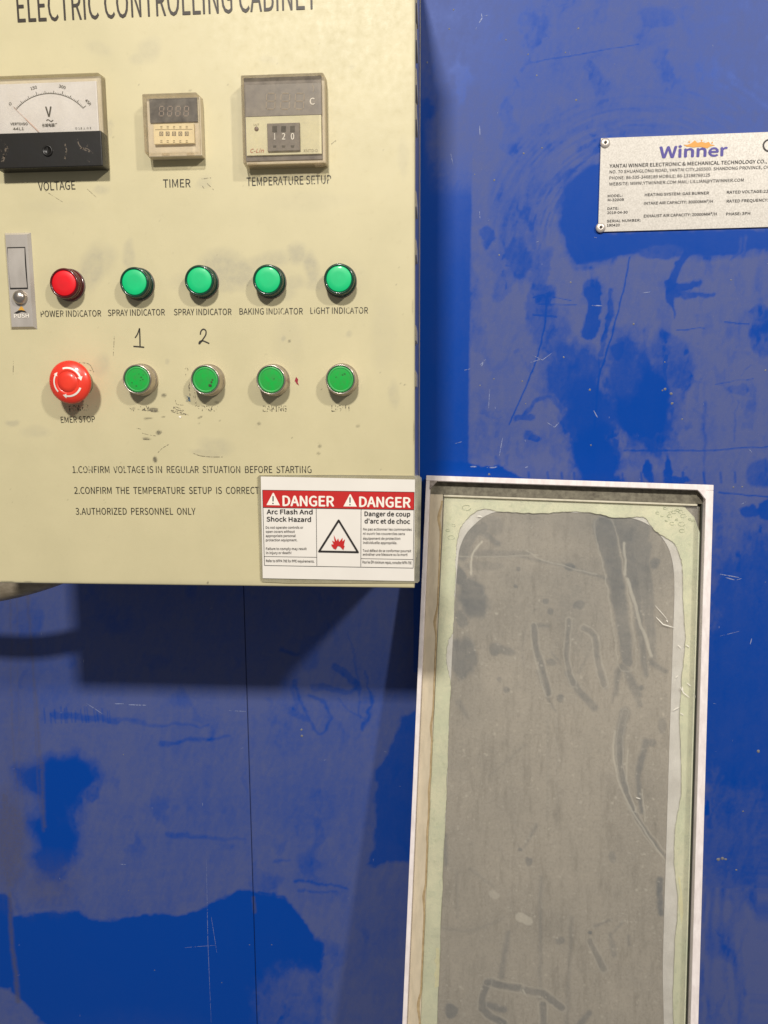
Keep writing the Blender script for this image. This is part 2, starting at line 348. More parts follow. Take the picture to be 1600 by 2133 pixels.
# ------------------------------------------------------------------ the blue wall
def paint_wall(X, Y):
    p = Paint(X, Y, 9, 3, .34); q = Paint(X, Y, 2.5, 9, .2); z = Paint(X, Y, 0)
    d = np.full(X.shape, .84)
    low = np.clip((Y-1150)/150, 0, 1)*np.clip((900-X)/60, 0, 1); d = d*(1-low)+.86*low
    d = lay(d, q.poly([(870,-300),(2200,-300),(2200,230),(1200,260),(870,260)], 160), .56)
    # strip beside the cabinet
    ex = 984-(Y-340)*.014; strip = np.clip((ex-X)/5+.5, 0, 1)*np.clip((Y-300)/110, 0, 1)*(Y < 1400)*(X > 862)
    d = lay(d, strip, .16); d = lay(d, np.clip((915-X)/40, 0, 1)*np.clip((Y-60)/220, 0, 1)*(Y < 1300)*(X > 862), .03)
    d = lay(d, p.blob(930,60,45,120,0,.6), .55, .6)
    d = lay(d, p.poly([(985,540),(1000,590),(1012,680),(1018,760),(1000,735),(980,715)], 7), .35, .8)
    d = lay(d, p.blob(1290, 760, 330, 330, 0, .9)*np.clip((X-ex)/6, 0, 1), .97, .8)
    # arc of a wiping rag round the plate
    arc = z.poly([(1020,400),(1030,360),(1060,310),(1110,260),(1180,222),(1260,200),(1400,185),(1700,165),(1700,330),(1330,290),(1240,330),(1170,420),(1130,520),(1110,600),(1060,560),(1030,480)], 16)
    rr = np.hypot(X-1330, (Y-520)); st = vnoise(rr/5, np.arctan2(Y-520, X-1330)*5, 5)
    d = lay(d, arc, .38, .75); d = d + arc*(st-.5)*.34
    d = lay(d, z.blob(1190,430,60,150,20,.8)*(st > .55), .95, .6)
    d = lay(d, p.poly([(1160,420),(1185,350),(1255,330),(1255,480),(1700,470),(1700,510),(1480,540),(1330,530),(1200,560),(1170,500)], 18), .10)
    d = lay(d, p.blob(1520,300,300,30,0,.9), .5, .5)
    for a in [((1200,555),(1300,538),(1420,530)), ((1190,575),(1290,566)), ((1240,300),(1340,240),(1600,235)), ((1120,470),(1180,380),(1230,340))]:
        d = lay(d, q.stroke(a, 5, 10), .9, .5)
    for cx, cy, rx, ry, an, v in [(1015,493,15,22,-8,.28),(1078,540,28,40,0,.30),(1050,590,20,35,20,.5),(1135,610,28,22,0,.32),(1130,560,20,50,10,.45),
        (1120,640,25,40,0,.35),(1150,690,45,60,-20,.36),(1340,835,74,105,-18,.0),(1300,760,40,70,0,.25),(1195,780,65,70,0,.22),(1230,870,55,70,0,.15),
        (1245,960,52,90,-18,.02),(1215,840,40,60,0,.12),(1255,1020,40,50,-20,.05),(1400,740,55,40,35,.35),(1420,785,30,22,40,.35),
        (1350,980,9,27,0,.05),(1391,980,10,30,0,.05),(1412,1000,26,8,0,.12),(1111,910,18,9,0,.3),(1095,869,24,9,0,.3),(1283,925,8,15,0,.15),
        (1540,810,22,12,0,.5),(1592,700,30,45,-20,.35),(1588,660,28,28,0,.4),(1585,985,30,30,0,.3),(1375,35,40,26,0,.25),(1430,25,18,14,0,.35),(1490,45,30,14,-15,.4),
        (1395,705,24,15,0,.5),(1235,600,20,22,0,.25),(1290,735,14,22,20,.15),(1245,400,30,60,10,.1),(1380,525,60,15,0,.25),(1560,1062,22,14,0,.15),(1596,1062,20,22,0,.1)]:
        d = lay(d, p.blob(cx, cy, rx, ry, an, .28 if min(rx, ry) < 34 else .5), v, .94)
    for pts, w1, w2, v in [(((1442,520),(1405,565),(1392,600)),16,22,.1),(((1390,590),(1396,620),(1401,660)),20,3,.1),(((1395,604),(1430,595),(1460,586)),20,9,.1),
        (((1400,612),(1450,612),(1485,612)),16,10,.2),(((1095,862),(1118,836),(1150,832),(1166,852)),9,12,.3),(((1543,500),(1535,525),(1522,545)),9,5,.25),(((1556,495),(1550,530)),11,9,.3),
        (((1225,610),(1240,640),(1228,690)),30,30,.12),(((1275,600),(1270,660),(1250,740)),10,14,.25),(((1580,640),(1560,650)),8,5,.4),(((1560,760),(1545,780)),4,3,.4),(((1470,840),(1468,1000)),7,7,.6),
        (((1535,840),(1532,920)),4,4,.5)]:
        d = lay(d, p.stroke(pts, w1, 4, w2), v, .92)
    for pts, w in [(((1110,620),(1136,618),(1134,680),(1110,770),(1060,885)),3.2),(((1313,536),(1290,640),(1262,740),(1245,800),(1236,950)),3.5),(((1105,130),(1240,108),(1330,92)),2.5),
        (((1120,633),(1200,634)),2),(((1110,655),(1160,659)),2.5),(((1150,617),(1190,625)),2),(((1410,688),(1465,684)),2.5),(((1510,670),(1560,676)),2.5),(((1300,938),(1450,938),(1600,930)),2.5),(((1498,1026),(1600,1035)),3),(((1490,800),(1570,788)),1.5),(((1497,1227),(1600,1240)),4)]:
        d = lay(d, q.stroke(pts, w, 2), .0, .85)
    d = lay(d, p.poly([(870,958),(975,965),(1045,972),(1100,1000),(1120,1020),(870,1020)], 5), .06)
    for k in range(14):
        x = 1100+k*33+random.uniform(-9, 9); d = lay(d, q.stroke([(x, 985), (x+2, 1005)], 5, 3), .1, .7)
    d = lay(d, p.blob(1590,1290,130,190,0,.5), .28); d = lay(d, p.blob(1560,1480,120,260,0,.5), .2); d = lay(d, p.blob(1540,1750,90,120,0,.6), .35)
    rs = vnoise(X/9+vnoise(X/40, Y/60, 3)*3, Y/70, 8); d = d + (X > 1440)*(Y > 1850)*(rs-.5)*.8
    # lower left
    d = lay(d, p.poly([(30,1600),(60,1590),(110,1575),(160,1568),(195,1590),(210,1630),(190,1655),(175,1660),(160,1700),(165,1750),(150,1800),(115,1828),(80,1822),(60,1790),(75,1760),(55,1715),(90,1690),(75,1660),(40,1640)], 30), .0)
    d = lay(d, p.blob(195,1655,22,10,-40,.4), .0)
    d = lay(d, p.poly([(-200,1855),(10,1862),(30,1905),(70,1908),(120,1900),(160,1902),(190,1917),(250,1914),(300,1906),(370,1908),(420,1895),(465,1870),(505,1850),(545,1862),(575,1862),(600,1880),(640,1925),(655,1950),(672,1965),(668,2180),(300,2400),(100,2140),(20,2060),(-200,2050)], 8), .03)
    d = lay(d, p.blob(610,2090,75,75,0,.7), .62, .8); d = lay(d, z.blob(300,2180,200,70,0,.7), .3, .5)
    for pts, w1, w2, v in [(((115,1492),(200,1494),(245,1502)),16,14,.3),(((245,1500),(330,1508),(440,1513)),12,3,.45),(((338,1550),(400,1544),(475,1537)),13,5,.35),(((350,1736),(420,1742),(510,1750)),12,6,.4),
        (((615,1835),(665,1842),(725,1850)),9,5,.3),(((620,1858),(700,1861)),5,5,.35),(((575,1796),(605,1794)),8,4,.35),(((585,1352),(622,1365)),10,5,.2),(((700,1385),(725,1405),(748,1432)),16,14,.3),
        (((614,1418),(625,1455),(650,1525)),8,5,.35),(((645,1450),(675,1460),(690,1500),(668,1532),(648,1515)),8,6,.35),(((605,1480),(640,1500)),18,10,.45),(((655,1430),(720,1440),(748,1425)),14,10,.4),
        (((760,1395),(772,1450),(770,1490),(755,1518)),3,10,.25),(((727,1320),(748,1420),(752,1500)),2,2,.3),(((700,1455),(760,1500)),3,3,.4),(((540,1858),(590,1870),(600,1885)),4,4,.1)]:
        d = lay(d, p.stroke(pts, w1, 5, w2), v, .85)
    for k in range(16):
        x = 95+k*9+random.uniform(-4, 4); d = lay(d, q.stroke([(x, 1478+random.uniform(-6, 8)), (x+3, 1505)], 2.5, 2), .15, .7)
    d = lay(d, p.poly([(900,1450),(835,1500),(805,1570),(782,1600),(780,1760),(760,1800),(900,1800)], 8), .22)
    d = lay(d, p.blob(600,1700,140,60,-15,.9), .66, .6); d = lay(d, p.blob(440,1680,80,40,0,.9), .62, .6); d = lay(d, p.blob(300,1640,130,40,-20,.9), .95, .7)
    g = np.zeros(X.shape)
    for pts, w, v in [(((22,1250),(25,1500),(40,1700)),7,.55),(((36,1250),(40,1560),(48,1700)),4,.6),(((57,1240),(64,1330),(78,1500),(84,1600)),7,.6),(((70,1440),(80,1640),(90,1730)),4,.6),(((10,1660),(18,1840)),14,.8),(((20,1860),(25,1960),(38,2085)),9,.9),(((88,1590),(90,1700),(92,1720)),8,.7)]:
        g = np.maximum(g, q.stroke(pts, w, 6)*v)
    g = np.maximum(g, p.blob(20,1750,34,110,0,.8)*.8); g = np.maximum(g, p.blob(95,1840,60,50,0,1.2)*.45); g = np.maximum(g, p.blob(30,1480,40,260,0,1.2)*.28)
    g = np.maximum(g, q.stroke(((529,1870),(530,1900)), 6, 4)*.8)
    keep = np.clip((d-.17)/.25, 0, 1)
    d = d + keep*((fbm(X, Y, 130, 60)-.5)*.40 + (fbm(X, Y*.22, 11, 61)-.5)*.26 + (fbm(X*.3, Y, 13, 62)-.5)*.16)
    sm = np.clip((fbm(X+fbm(X, Y, 60, 70)*80, Y*.6, 46, 71, 5)-.60)/.14, 0, 1); d = d - keep*sm*.30
    sm = np.clip((fbm(X, Y*.45+fbm(X, Y, 40, 72)*50, 22, 73, 5)-.66)/.08, 0, 1)*(X > 980)*(Y > 450); d = d - keep*sm*.24
    d = d + keep*((fbm(X, Y, 7, 80, 3)-.5)*.20 + (fbm(X*.8+Y*.35, (Y-X*.35)*.15, 5, 81, 3)-.5)*.20)
    d = np.clip(d, 0, 1); return d, g*.75
wall = MB().box(-2.2, 2.2, WALL+.0025, WALL+.06, -1.4, 1.8).build('wall', nm('wall_core_steel', (20,30,60), None, .7), kind='structure')
SEAMX = [-2.2, at(522, 1700, WALL)[0], 2.2]
lo_x, hi_x = at(-60, 1500, WALL)[0], at(1640, 1000, WALL)[0]; lo_z, hi_z = at(800, 2180, WALL)[2], at(800, -40, WALL)[2]
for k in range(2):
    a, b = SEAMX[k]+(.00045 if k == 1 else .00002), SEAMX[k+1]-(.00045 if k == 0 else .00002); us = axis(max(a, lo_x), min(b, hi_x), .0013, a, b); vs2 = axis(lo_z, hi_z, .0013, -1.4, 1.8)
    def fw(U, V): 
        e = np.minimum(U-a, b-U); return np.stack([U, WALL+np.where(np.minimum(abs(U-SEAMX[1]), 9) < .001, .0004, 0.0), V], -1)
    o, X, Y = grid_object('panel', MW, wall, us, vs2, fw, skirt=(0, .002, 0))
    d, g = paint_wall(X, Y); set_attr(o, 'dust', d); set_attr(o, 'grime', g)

# specks and pits stuck to the paint
M_speck = nm('pale_overspray_grit', (132,130,132), (96,96,104), .6, 300)
mb = MB()
for px, py, r in [(1054,83,2.6),(1205,59,3),(1178,109,2.6),(1100,113,2.6),(1118,157,2.6),(1200,208,3.6),(1091,319,3),(1129,308,2.6),(1030,375,3.4),(989,363,2),(1040,531,3),(1189,588,3),(1174,744,3),(1229,812,4),
    (1029,789,2.8),(1000,803,2.8),(1088,794,3),(1095,841,2.4),(1231,927,2.8),(1019,988,4.5),(1320,675,4),(1386,810,5),(1398,820,4.5),(1400,840,5),(1380,813,3),(1421,873,3),(1523,583,2.4),(1595,771,3.4),(1385,754,2.6),(1546,1014,3),
    (1528,1015,3),(1548,1690,3),(1496,1790,7),(1512,1790,5),(1505,1788,6),(1580,1565,6),(1534,1812,4),(628,1520,5),(629,1533,5),(462,2047,2),(257,1572,2.4),(322,2021,2),(268,1855,2),(520,1968,2),(566,1968,2),(890,130,3),(936,60,3),(945,20,3)]:
    c = at(px, py, WALL); rr = r*.0006*.6; n = 8
    ring = [(c[0]+rr*math.cos(i*math.pi/4)*random.uniform(.8, 1.3), WALL-.0001, c[2]+rr*math.sin(i*math.pi/4)*random.uniform(.7, 1.2)) for i in range(n)]
    mb.add(ring+[(c[0], WALL-rr*.8, c[2])], [(i, (i+1) % n, n) for i in range(n)], True)
mb.build('paint_grit', M_speck, wall, kind='stuff')
M_scr = ink('pale_scratch', (140,150,188), .46, 900)
mb = MB()
def strip_px(mb, pts, wpx, Y, taper=True, sub=6):
    P = [at(*q, Y) for q in pts]; out = []
    for i in range(len(P)-1):
        for k in range(sub): out.append(P[i]+(P[i+1]-P[i])*k/sub)
    out.append(P[-1]); mb.ribbon(out, wpx*.00045*(Y+.72)/.72, taper=taper)
for pts, wd in [([(1003,28),(1004,38),(998,48)],2),([(1010,33),(1020,31)],1.3),([(999,262),(1000,281)],1.5),([(939,320),(944,343)],1.2),([(999,440),(1000,455)],1.2),([(1233,636),(1255,637)],2.2),
    ([(1047,912),(1040,950)],1.3),([(981,768),(967,771)],1.2),([(962,920),(948,924)],1.2),([(980,972),(993,972)],3),([(1014,974),(1028,974),(1036,972)],2.4),([(1094,974),(1100,972)],2),([(1110,740),(1130,750),(1150,735)],1.3),
    ([(1105,755),(1127,748)],1.2),([(1140,880),(1155,890),(1165,880)],2),([(1237,855),(1245,870)],2),([(239,1466),(258,1466)],2.2),([(268,1468),(305,1469)],3),([(180,1465),(215,1488)],1.3),([(476,1480),(512,1482)],1.4),
    ([(430,1790),(433,1960),(440,2130)],.8),([(385,1974),(450,1969)],.8),([(440,1910),(452,1985)],.8),([(250,1800),(262,1801)],1.5),([(1500,1196),(1540,1203)],2),([(1512,1203),(1530,1208)],2.2),([(1535,1208),(1545,1205)],1.4),([(1563,1342),(1566,1330)],2),
    ([(1500,1325),(1540,1315)],1),([(1545,1050),(1555,1045)],1.5),([(1002,765),(1008,752)],2),([(1000,760),(1012,748)],1.2),([(1020,810),(1018,850)],1.1),([(1560,935),(1566,942)],1.5),([(1340,610),(1355,608)],1.2)]:
    strip_px(mb, pts, wd, WALL-.0003)
for k in range(70):
    px, py = random.uniform(890, 1600), random.uniform(0, 2100)
    if k % 3 == 0: px = random.uniform(0, 860); py = random.uniform(1230, 2130)
    L = random.uniform(1.5, 7); a = random.choice([0, 1.57, 1.4, .2, 2.8]); strip_px(mb, [(px, py), (px+L*math.cos(a), py+L*math.sin(a))], random.uniform(.5, 1.0), WALL-.0003, sub=2)
mb.build('scratch_marks', M_scr, wall, kind='stuff', recalc=False)

# ------------------------------------------------------------------ control cabinet
X0, X1 = -.473, at(864, 700)[0]; Z0, Z1 = at(400, 1219.5)[2], at(400, 1219.5)[2]+.67
cab = thing('control_cabinet', 'beige steel electric control cabinet with gauges, lamps and push buttons on its door', 'control cabinet', ((X0+X1)/2, WALL, Z0))
MB().box(X0+.002, X1-.002, .020, WALL-.0005, Z0+.002, Z1-.002).build('shell', M_beige, cab, bevel=.0015)
MB().box(X0+.006, X1-.006, .0165, .0205, Z0+.006, Z1-.006).build('door_gasket', M_dark, cab)
us = np.unique(np.concatenate([[X0, X0+.0006], np.arange(X0+.0015, X1-.0014, .00125), [X1-.0006, X1]])); vs2 = np.unique(np.concatenate([[Z0, Z0+.0006], np.arange(Z0+.0015, Z1-.0014, .00125), [Z1-.0006, Z1]]))
def fd(U, V):
    e = np.minimum(np.minimum(U-X0, X1-U), np.minimum(V-Z0, Z1-V)); return np.stack([U, np.where(e < .0003, .0012, np.where(e < .001, .0003, 0.)), V], -1)
door, X, Y = grid_object('door', MD, cab, us, vs2, fd, skirt=(0, .0155, 0))
p = Paint(X, Y, 6); q = Paint(X, Y, 2, 4); s = np.zeros(X.shape); k = np.zeros(X.shape)
for cx, cy, rx, ry, an, v in [(190,560,26,50,20,.5),(215,540,30,30,0,.3),(460,560,45,38,0,.55),(500,570,35,28,0,.6),(470,595,50,14,0,.4),(560,545,50,18,-10,.4),(620,530,18,22,10,.6),(650,560,16,34,-15,.6),(665,590,30,14,0,.4),(610,590,26,14,0,.35),
    (590,610,26,14,0,.3),(420,590,60,20,0,.3),(310,105,22,28,30,.28),(285,125,16,12,0,.3),(205,100,30,14,20,.18),(210,395,16,10,0,.3),(450,930,34,16,10,.28),(430,942,30,8,8,.4),(345,1000,70,10,0,.12),(820,820,10,26,0,.3),(800,700,26,80,0,.15),
    (725,695,6,8,0,.4),(590,705,6,6,0,.5),(600,720,30,60,0,.15),(270,530,12,30,0,.4),(350,755,5,6,0,.5),(210,760,16,22,30,.3),(560,125,20,8,0,.2),(735,140,6,5,0,.3),(840,330,10,40,0,.2),(75,900,30,12,0,.25),(25,880,14,6,0,.5),(425,380,12,16,30,.3),(120,430,60,16,0,.12),(230,270,8,20,0,.4),(640,420,80,20,0,.10)]:
    s = np.maximum(s, p.blob(cx, cy, rx, ry, an, .7)*v)
for bx, by in [(140,592),(285,590),(421,587),(562,585),(710,583),(150,800),(290,792),(432,792),(569,792),(713,791)]: s = np.maximum(s, p.blob(bx+4, by+4, 44, 44, 0, .8)*.16)
for bx, by, rx, ry in [(110,250,125,110),(365,255,72,78),(595,245,104,108)]: s = np.maximum(s, p.blob(bx, by, rx, ry, 0, .5)*.13)
s = np.maximum(s, np.clip(1-np.abs(Y-(1214))/7, 0, 1)*.35); s = np.maximum(s, np.clip(1-(862-X)/5, 0, 1)*.2)
for cx, cy, rx, ry, an, v in [(323,957,4.2,6,-20,1.),(330,902,3.6,5,-25,.9),(333,900,5,2,40,.7),(341,823,5,3.4,0,.8),(306,914,9,2.2,0,.7),(318,852,10,4,0,.6),(321,855,9,1.6,0,.9),(308,871,9,1.8,-8,.7),(340,868,6,1.2,-15,.7),(416,868,5,1.6,-20,.7),
    (666,930,3,4,0,.6),(663,945,4,2.4,0,.5),(540,883,3.6,3,30,.6),(608,912,1.5,1.5,0,.6),(458,877,1.3,1.3,0,.9),(603,711,3,2.6,0,.6),(432,1214,1.6,3,0,.9),(290,178,1.4,1.4,0,.7),(395,187,3.4,1.6,0,.5),(604,690,1.5,1,0,.5),(451,838,5,2.4,20,.6),(278,851,4,2.4,0,.5),
    (843,803,2,2,0,.6),(836,800,1.6,1.2,0,.5),(793,775,1.2,1.2,0,.5),(745,888,4,3,0,.4),(670,810,2,1.6,0,.5),(233,889,1,1,0,.6),(475,177,2,1,0,.4),(235,285,2.4,1.6,0,.4),(850,1000,1.6,1.2,0,.5),(60,1213,10,1.2,0,.5),(15,1212,14,1,0,.6),(860,640,1.6,14,0,.35),(862,900,1.6,22,0,.5),(520,250,1,30,0,.0)]:
    k = np.maximum(k, q.blob(cx, cy, rx, ry, an, .6)*v)
kk = random.Random(3)
for _ in range(90):
    k = np.maximum(k, q.blob(kk.uniform(0, 860), kk.uniform(60, 1200), kk.uniform(.8, 1.6), kk.uniform(.7, 1.4), 0, .8)*kk.uniform(.15, .5))
set_attr(door, 'smudge', s); set_attr(door, 'ink', k)
# fine pen and scuff strokes
PY = -.0004
mb = MB()
def c3(x, y): return x/3.556, 460+y/3.556
def c9(x, y): return 230+x/6.667, 740+y/6.667
def curve_px(mb, pts, wpx, Y, mapf=lambda x, y: (x, y), taper=False, n=5):
    P = [np.array(mapf(*q), float) for q in pts]; out = []
    for i in range(len(P)-1):
        a = P[max(i-1, 0)]; b = P[i]; c = P[i+1]; d = P[min(i+2, len(P)-1)]
        for j in range(n):
            t = j/n; out.append(.5*((2*b)+(-a+c)*t+(2*a-5*b+4*c-d)*t*t+(-a+3*b-3*c+d)*t**3))
    out.append(P[-1]); mb.ribbon([at(*o_, Y) for o_ in out], wpx*.00045*(Y+.72)/.72, taper=taper)
curve_px(mb, [(1000,866),(1018,838),(1033,795)], 2.2, PY, c3); curve_px(mb, [(1033,795),(1036,860),(1037,926)], 2.6, PY, c3); curve_px(mb, [(988,929),(1030,932),(1068,936)], 2.6, PY, c3)
mb.build('handwritten_numeral', M_pen, cab, label='handwritten underlined numeral 1 in dark pen', recalc=False)
mb = MB(); curve_px(mb, [(1484,842),(1488,818),(1505,802),(1524,812),(1524,842),(1502,878),(1482,906),(1474,908),(1480,893),(1500,888),(1524,896),(1550,908)], 2.5, PY, c3)
mb.build('handwritten_numeral', M_pen, cab, label='handwritten numeral 2 in dark pen', recalc=False)
mb = MB()
for pts, wd in [([(880,712),(890,745),(1010,775)],1.4),([(900,712),(960,735),(1020,770)],1.1),([(840,762),(960,790),(1030,812),(1090,826)],1.6),([(850,780),(960,812),(1090,830)],1.),([(890,715),(900,740)],2.2),([(1035,185),(1060,175),(1080,200),(1070,215)],1.3),([(1050,250),(1045,285)],1.5),
    ([(1085,380),(1090,450),(1105,560)],1.5),([(1095,370),(1105,540)],1.),([(1165,480),(1180,600),(1195,700)],1.1),([(1150,560),(1175,640),(1180,710)],.8),([(900,620),(925,680),(1020,690)],.8),([(540,745),(600,740),(660,745)],1.2),([(530,765),(600,765),(655,768)],1.6),([(440,762),(500,765)],1.2),([(560,778),(640,782)],1.2),
    ([(470,885),(520,875),(580,888)],1.2),([(365,1012),(420,1022)],.8),([(440,1080),(540,1105),(630,1118)],.7),([(660,1350),(720,1290),(820,1230)],.8),([(450,1160),(500,1165),(550,1168)],1.5),([(1140,1355),(1250,1395),(1400,1410),(1560,1410)],.9),([(1220,862),(1300,848)],1.2)]:
    curve_px(mb, pts, wd, PY, c9)
for pts, wd in [([(160,755),(185,758),(195,775)],1),([(165,760),(180,768),(190,772)],.7),([(238,700),(236,740)],.8),([(28,745),(27,780)],.8),([(95,398),(130,420)],.6),([(180,392),(200,410)],.6),([(420,372),(440,370)],1),([(430,380),(445,395)],.9),([(420,385),(425,392)],1),([(690,300),(700,292)],.8)]:
    curve_px(mb, pts, wd, PY)
mb.build('pen_scribble', M_faint, cab, recalc=False, kind='stuff')
mb = MB()
for i in range(7): curve_px(mb, [(1045+i*9,560+i*3),(1070+i*5,600),(1050+i*10,640)], 1.2, PY, c9)
mb.build('blue_pen_smear', M_bluepen, cab, recalc=False)
mb = MB().poly([at(*q_, PY) for q_ in [(617,785),(621,790),(620,796),(623,803),(618,799),(614,793)]]); mb.build('red_paint_chip', M_chip, cab, recalc=False)
mb = MB().poly([at(*q_, PY) for q_ in [(372,867),(376,866),(378,869),(375,871)]]); mb.build('white_paint_chip', M_inkw, cab, recalc=False)
# lettering
T = lambda lines, mat, label=None, bold=0: texts('lettering', lines, PY, mat, cab, label=label, bold=bold)
T([('ELECTRIC CONTROLLING CABINET', (37,46), (660,18), 62)], M_title, 'large brown-black title ELECTRIC CONTROLLING CABINET', .004)
T([('VOLTAGE', (80,397), (157,394), 17.5)], M_ink0, 'print reading VOLTAGE'); T([('TIMER', (340,390.5), (397,389.5), 17)], M_ink0, 'print reading TIMER')
T([('TEMPERATURE SETUP', (514,387), (690,382), 17.5)], M_ink1, 'print reading TEMPERATURE SETUP')
for sx, a, b in [('POWER INDICATOR', (85,660), (211,659)), ('SPRAY INDICATOR', (225,658), (343.6,656.5)), ('SPRAY INDICATOR', (362.6,656.3), (482.5,655.7)), ('BAKING INDICATOR', (499,655), (631,654.4)), ('LIGHT INDICATOR', (646.8,653.4), (766.7,652.7))]:
    T([(sx, a, b, 13)], M_ink1 if sx[0] in 'BLP' else M_ink0, 'print reading '+sx)
T([('POWER', (145,858), (185,854), 12.5)], M_ink2, 'half worn print reading POWER'); T([('EMER STOP', (127,880.5), (198,879), 12.5)], M_ink1, 'chipped print reading EMER STOP')
T([('SPRAY', (268,857), (312,856.5), 12)], M_ink3, 'nearly worn off print under the first green push button'); T([('SPRAY', (411,857), (455,856.5), 12)], M_ink3, 'nearly worn off print reading SPRAY')
T([('BAKING', (547.7,857.5), (597,857), 12.5)], M_ink2, 'half worn print reading BAKING'); T([('LIGHT', (691,857), (731,856), 12.5)], M_ink2, 'half worn print reading LIGHT')
T([('1.CONFIRM  VOLTAGE IS IN  REGULAR  SITUATION  BEFORE  STARTING', (151.4,985), (649,985), 14)], M_ink1, 'first instruction line, partly worn')
T([('2.CONFIRM  THE  TEMPERATURE  SETUP  IS  CORRECT', (155,1028.5), (540,1028.5), 14)], M_ink0, 'second instruction line'); T([('3.AUTHORIZED  PERSONNEL  ONLY', (158,1072), (407.5,1072), 14)], M_ink0, 'third instruction line')
# louvres on the side
for py, hh in [(215,16),(281,16),(447,16),(539,16),(702,18),(790,20),(60,16),(130,16)]:
    c = at(870, py, .12); z = c[2]; xs = X1-.0022
    mb = MB(); y0, y1 = .050, .100
    mb.add([(xs,y0,z+.009),(xs+.0022,y0,z+.004),(xs+.0022,y0,z-.009),(xs,y0,z-.009),(xs,y1,z+.009),(xs+.0022,y1,z+.004),(xs+.0022,y1,z-.009),(xs,y1,z-.009)], [(0,1,2,3),(7,6,5,4),(0,4,5,1),(1,5,6,2),(2,6,7,3)])
    lv = mb.build('louvre', M_louv, cab)
    MB().box(xs-.0005, xs+.0004, y0+.004, y1-.004, z-.0112, z-.0095).build('slot', M_dark, lv)

MB().box(X1-.0018, X1-.0013, WALL-.004, WALL-.0006, Z0+.002, Z1-.002).build('back_edge_strip', M_louv, cab)  # thin pale strip along the shell's back edge
# ---- panel lamps and buttons
def at_xz(px, py, h): c = at(px, py, -h); return c[0], c[2]
def cyl_part(name, mat, parent, c, prof, label=None, origin=None, n=56):
    return MB().lathe(c[0], c[1], [(r*.001, h*.001) for r, h in prof], n).build(name, mat, parent, loc=origin if origin is not None else (c[0], 0, c[1]), label=label)
lampsrc = None
LAMPS = [(133,590,'red power indicator lamp'),(279.5,588,'green spray indicator lamp above the handwritten 1'),(415,584,'green spray indicator lamp above the handwritten 2'),(557.5,583,'green baking indicator lamp'),(706,581,'green light indicator lamp nearest the cabinet edge')]
body_p = [(14.6,0),(14.6,1.2),(13.9,2.0),(13.2,2.2),(13.2,4),(13.7,4.3),(13.7,8),(13.3,8.2),(13.3,8.8),(13.8,9.1),(13.8,11.2),(13.1,12.2),(12.2,12.5),(11.6,11.9),(11.4,11.4)]
lens_p = [(11.4,11.0),(11.35,11.9),(10.6,12.25),(6,12.4),(.01,12.45)]
coll_p = [(15.0,0.05),(15.0,1.0),(14.7,1.5),(14.65,1.5)]
for i, (px, py, lb) in enumerate(LAMPS):
    c = at_xz(px, py, .012)
    if i < 2:
        o = cyl_part('indicator_lamp', M_dkred if i == 0 else M_dkgreen, cab, c, body_p, lb)
        l = cyl_part('lens', M_red if i == 0 else M_green, o, c, lens_p); g = cyl_part('collar', M_collar, o, c, coll_p)
        src = (o, l, g)
    else:
        o = src[0].copy(); COL.objects.link(o); o.location = Vector((c[0], 0, c[1]))-Vector(ORG[cab]); o['label'] = lb
        for q_ in src[1:]: n_ = q_.copy(); COL.objects.link(n_); n_.parent = o
PUSH = [(285,790,'green push button in a steel ring, scuffed dark cap, under the handwritten 1'),(427,791,'green push button with a burnt spot, beside the scribbles'),(564,791,'green push button above BAKING'),(709,790,'bright green push button nearest the cabinet edge')]
ring_p = [(15.0,0),(15.0,3),(14.6,3.6),(14.0,4.2),(14.0,11),(13.6,13.8),(13.0,14.6),(12.5,14.5),(12.1,13.6),(12.1,10)]
rim_p = [(11.9,10),(11.9,13.2),(11.4,13.9),(10.2,14.1),(9.9,13.7)]
cap_p = [(9.9,13.7),(9.3,13.75),(6,13.9),(.01,14.0)]
for i, (px, py, lb) in enumerate(PUSH):
    c = at_xz(px, py, .0146)
    if i == 0:
        o = cyl_part('push_button', M_steel, cab, c, ring_p, lb); a = cyl_part('cap_rim', M_greenr, o, c, rim_p); b = cyl_part('cap', M_greenc, o, c, cap_p); src = (o, a, b); org = ORG[o]
    else:
        o = src[0].copy(); COL.objects.link(o); o.location = Vector((c[0], 0, c[1]))-Vector(ORG[cab]); o['label'] = lb
        for q_ in src[1:]: n_ = q_.copy(); COL.objects.link(n_); n_.parent = o
    ORG[o] = np.array([c[0], 0, c[1]])
    spots = {0: [(4,2,.8),(5.5,0,.6),(3,-1,.5),(6,4,.4),(-5,-3,.6),(2,5,.5),(-1,-6,.7)], 1: [(4.5,-5,1.9),(6,-2,1.2),(7,0,1)], 3: [(-4,2,.6),(2,4,.9),(4,5,.9)], 2: [(3,1,.6)]}[i]
    mb = MB()
    for dx, dz, r in spots:
        mb.poly([(c[0]+(dx+r*math.cos(a_)*random.uniform(.6, 1.3))*.001, -.0142, c[1]+(dz+r*math.sin(a_)*random.uniform(.5, 1))*.001) for a_ in np.linspace(0, 5.6, 9)])
    mb.build('grime_spot', nm('button_grime', (24,118,48), (40,96,44), .6, 300) if i != 1 else nm('burnt_grime', (62,84,44), (50,50,34), .6, 300), o, recalc=False, kind='stuff')
c = at_xz(145, 796, .021)
es = cyl_part('emergency_stop_button', M_estop, cab, c, [(12,3),(13,8),(16,13),(19,17),(19.9,19),(19.7,20.6),(18.3,22.2),(15,23.8),(12,24.9),(9.9,25.3),(9.7,25.0),(9.4,25.0),(9.2,25.4),(5,26),(.01,26.1)], 'red mushroom emergency stop button with white arrows')
cyl_part('collar', nm('yellow_grey_collar', (150,140,110), None, .5), es, c, [(13,0),(13,2.5),(12.5,3),(11,3.2)])
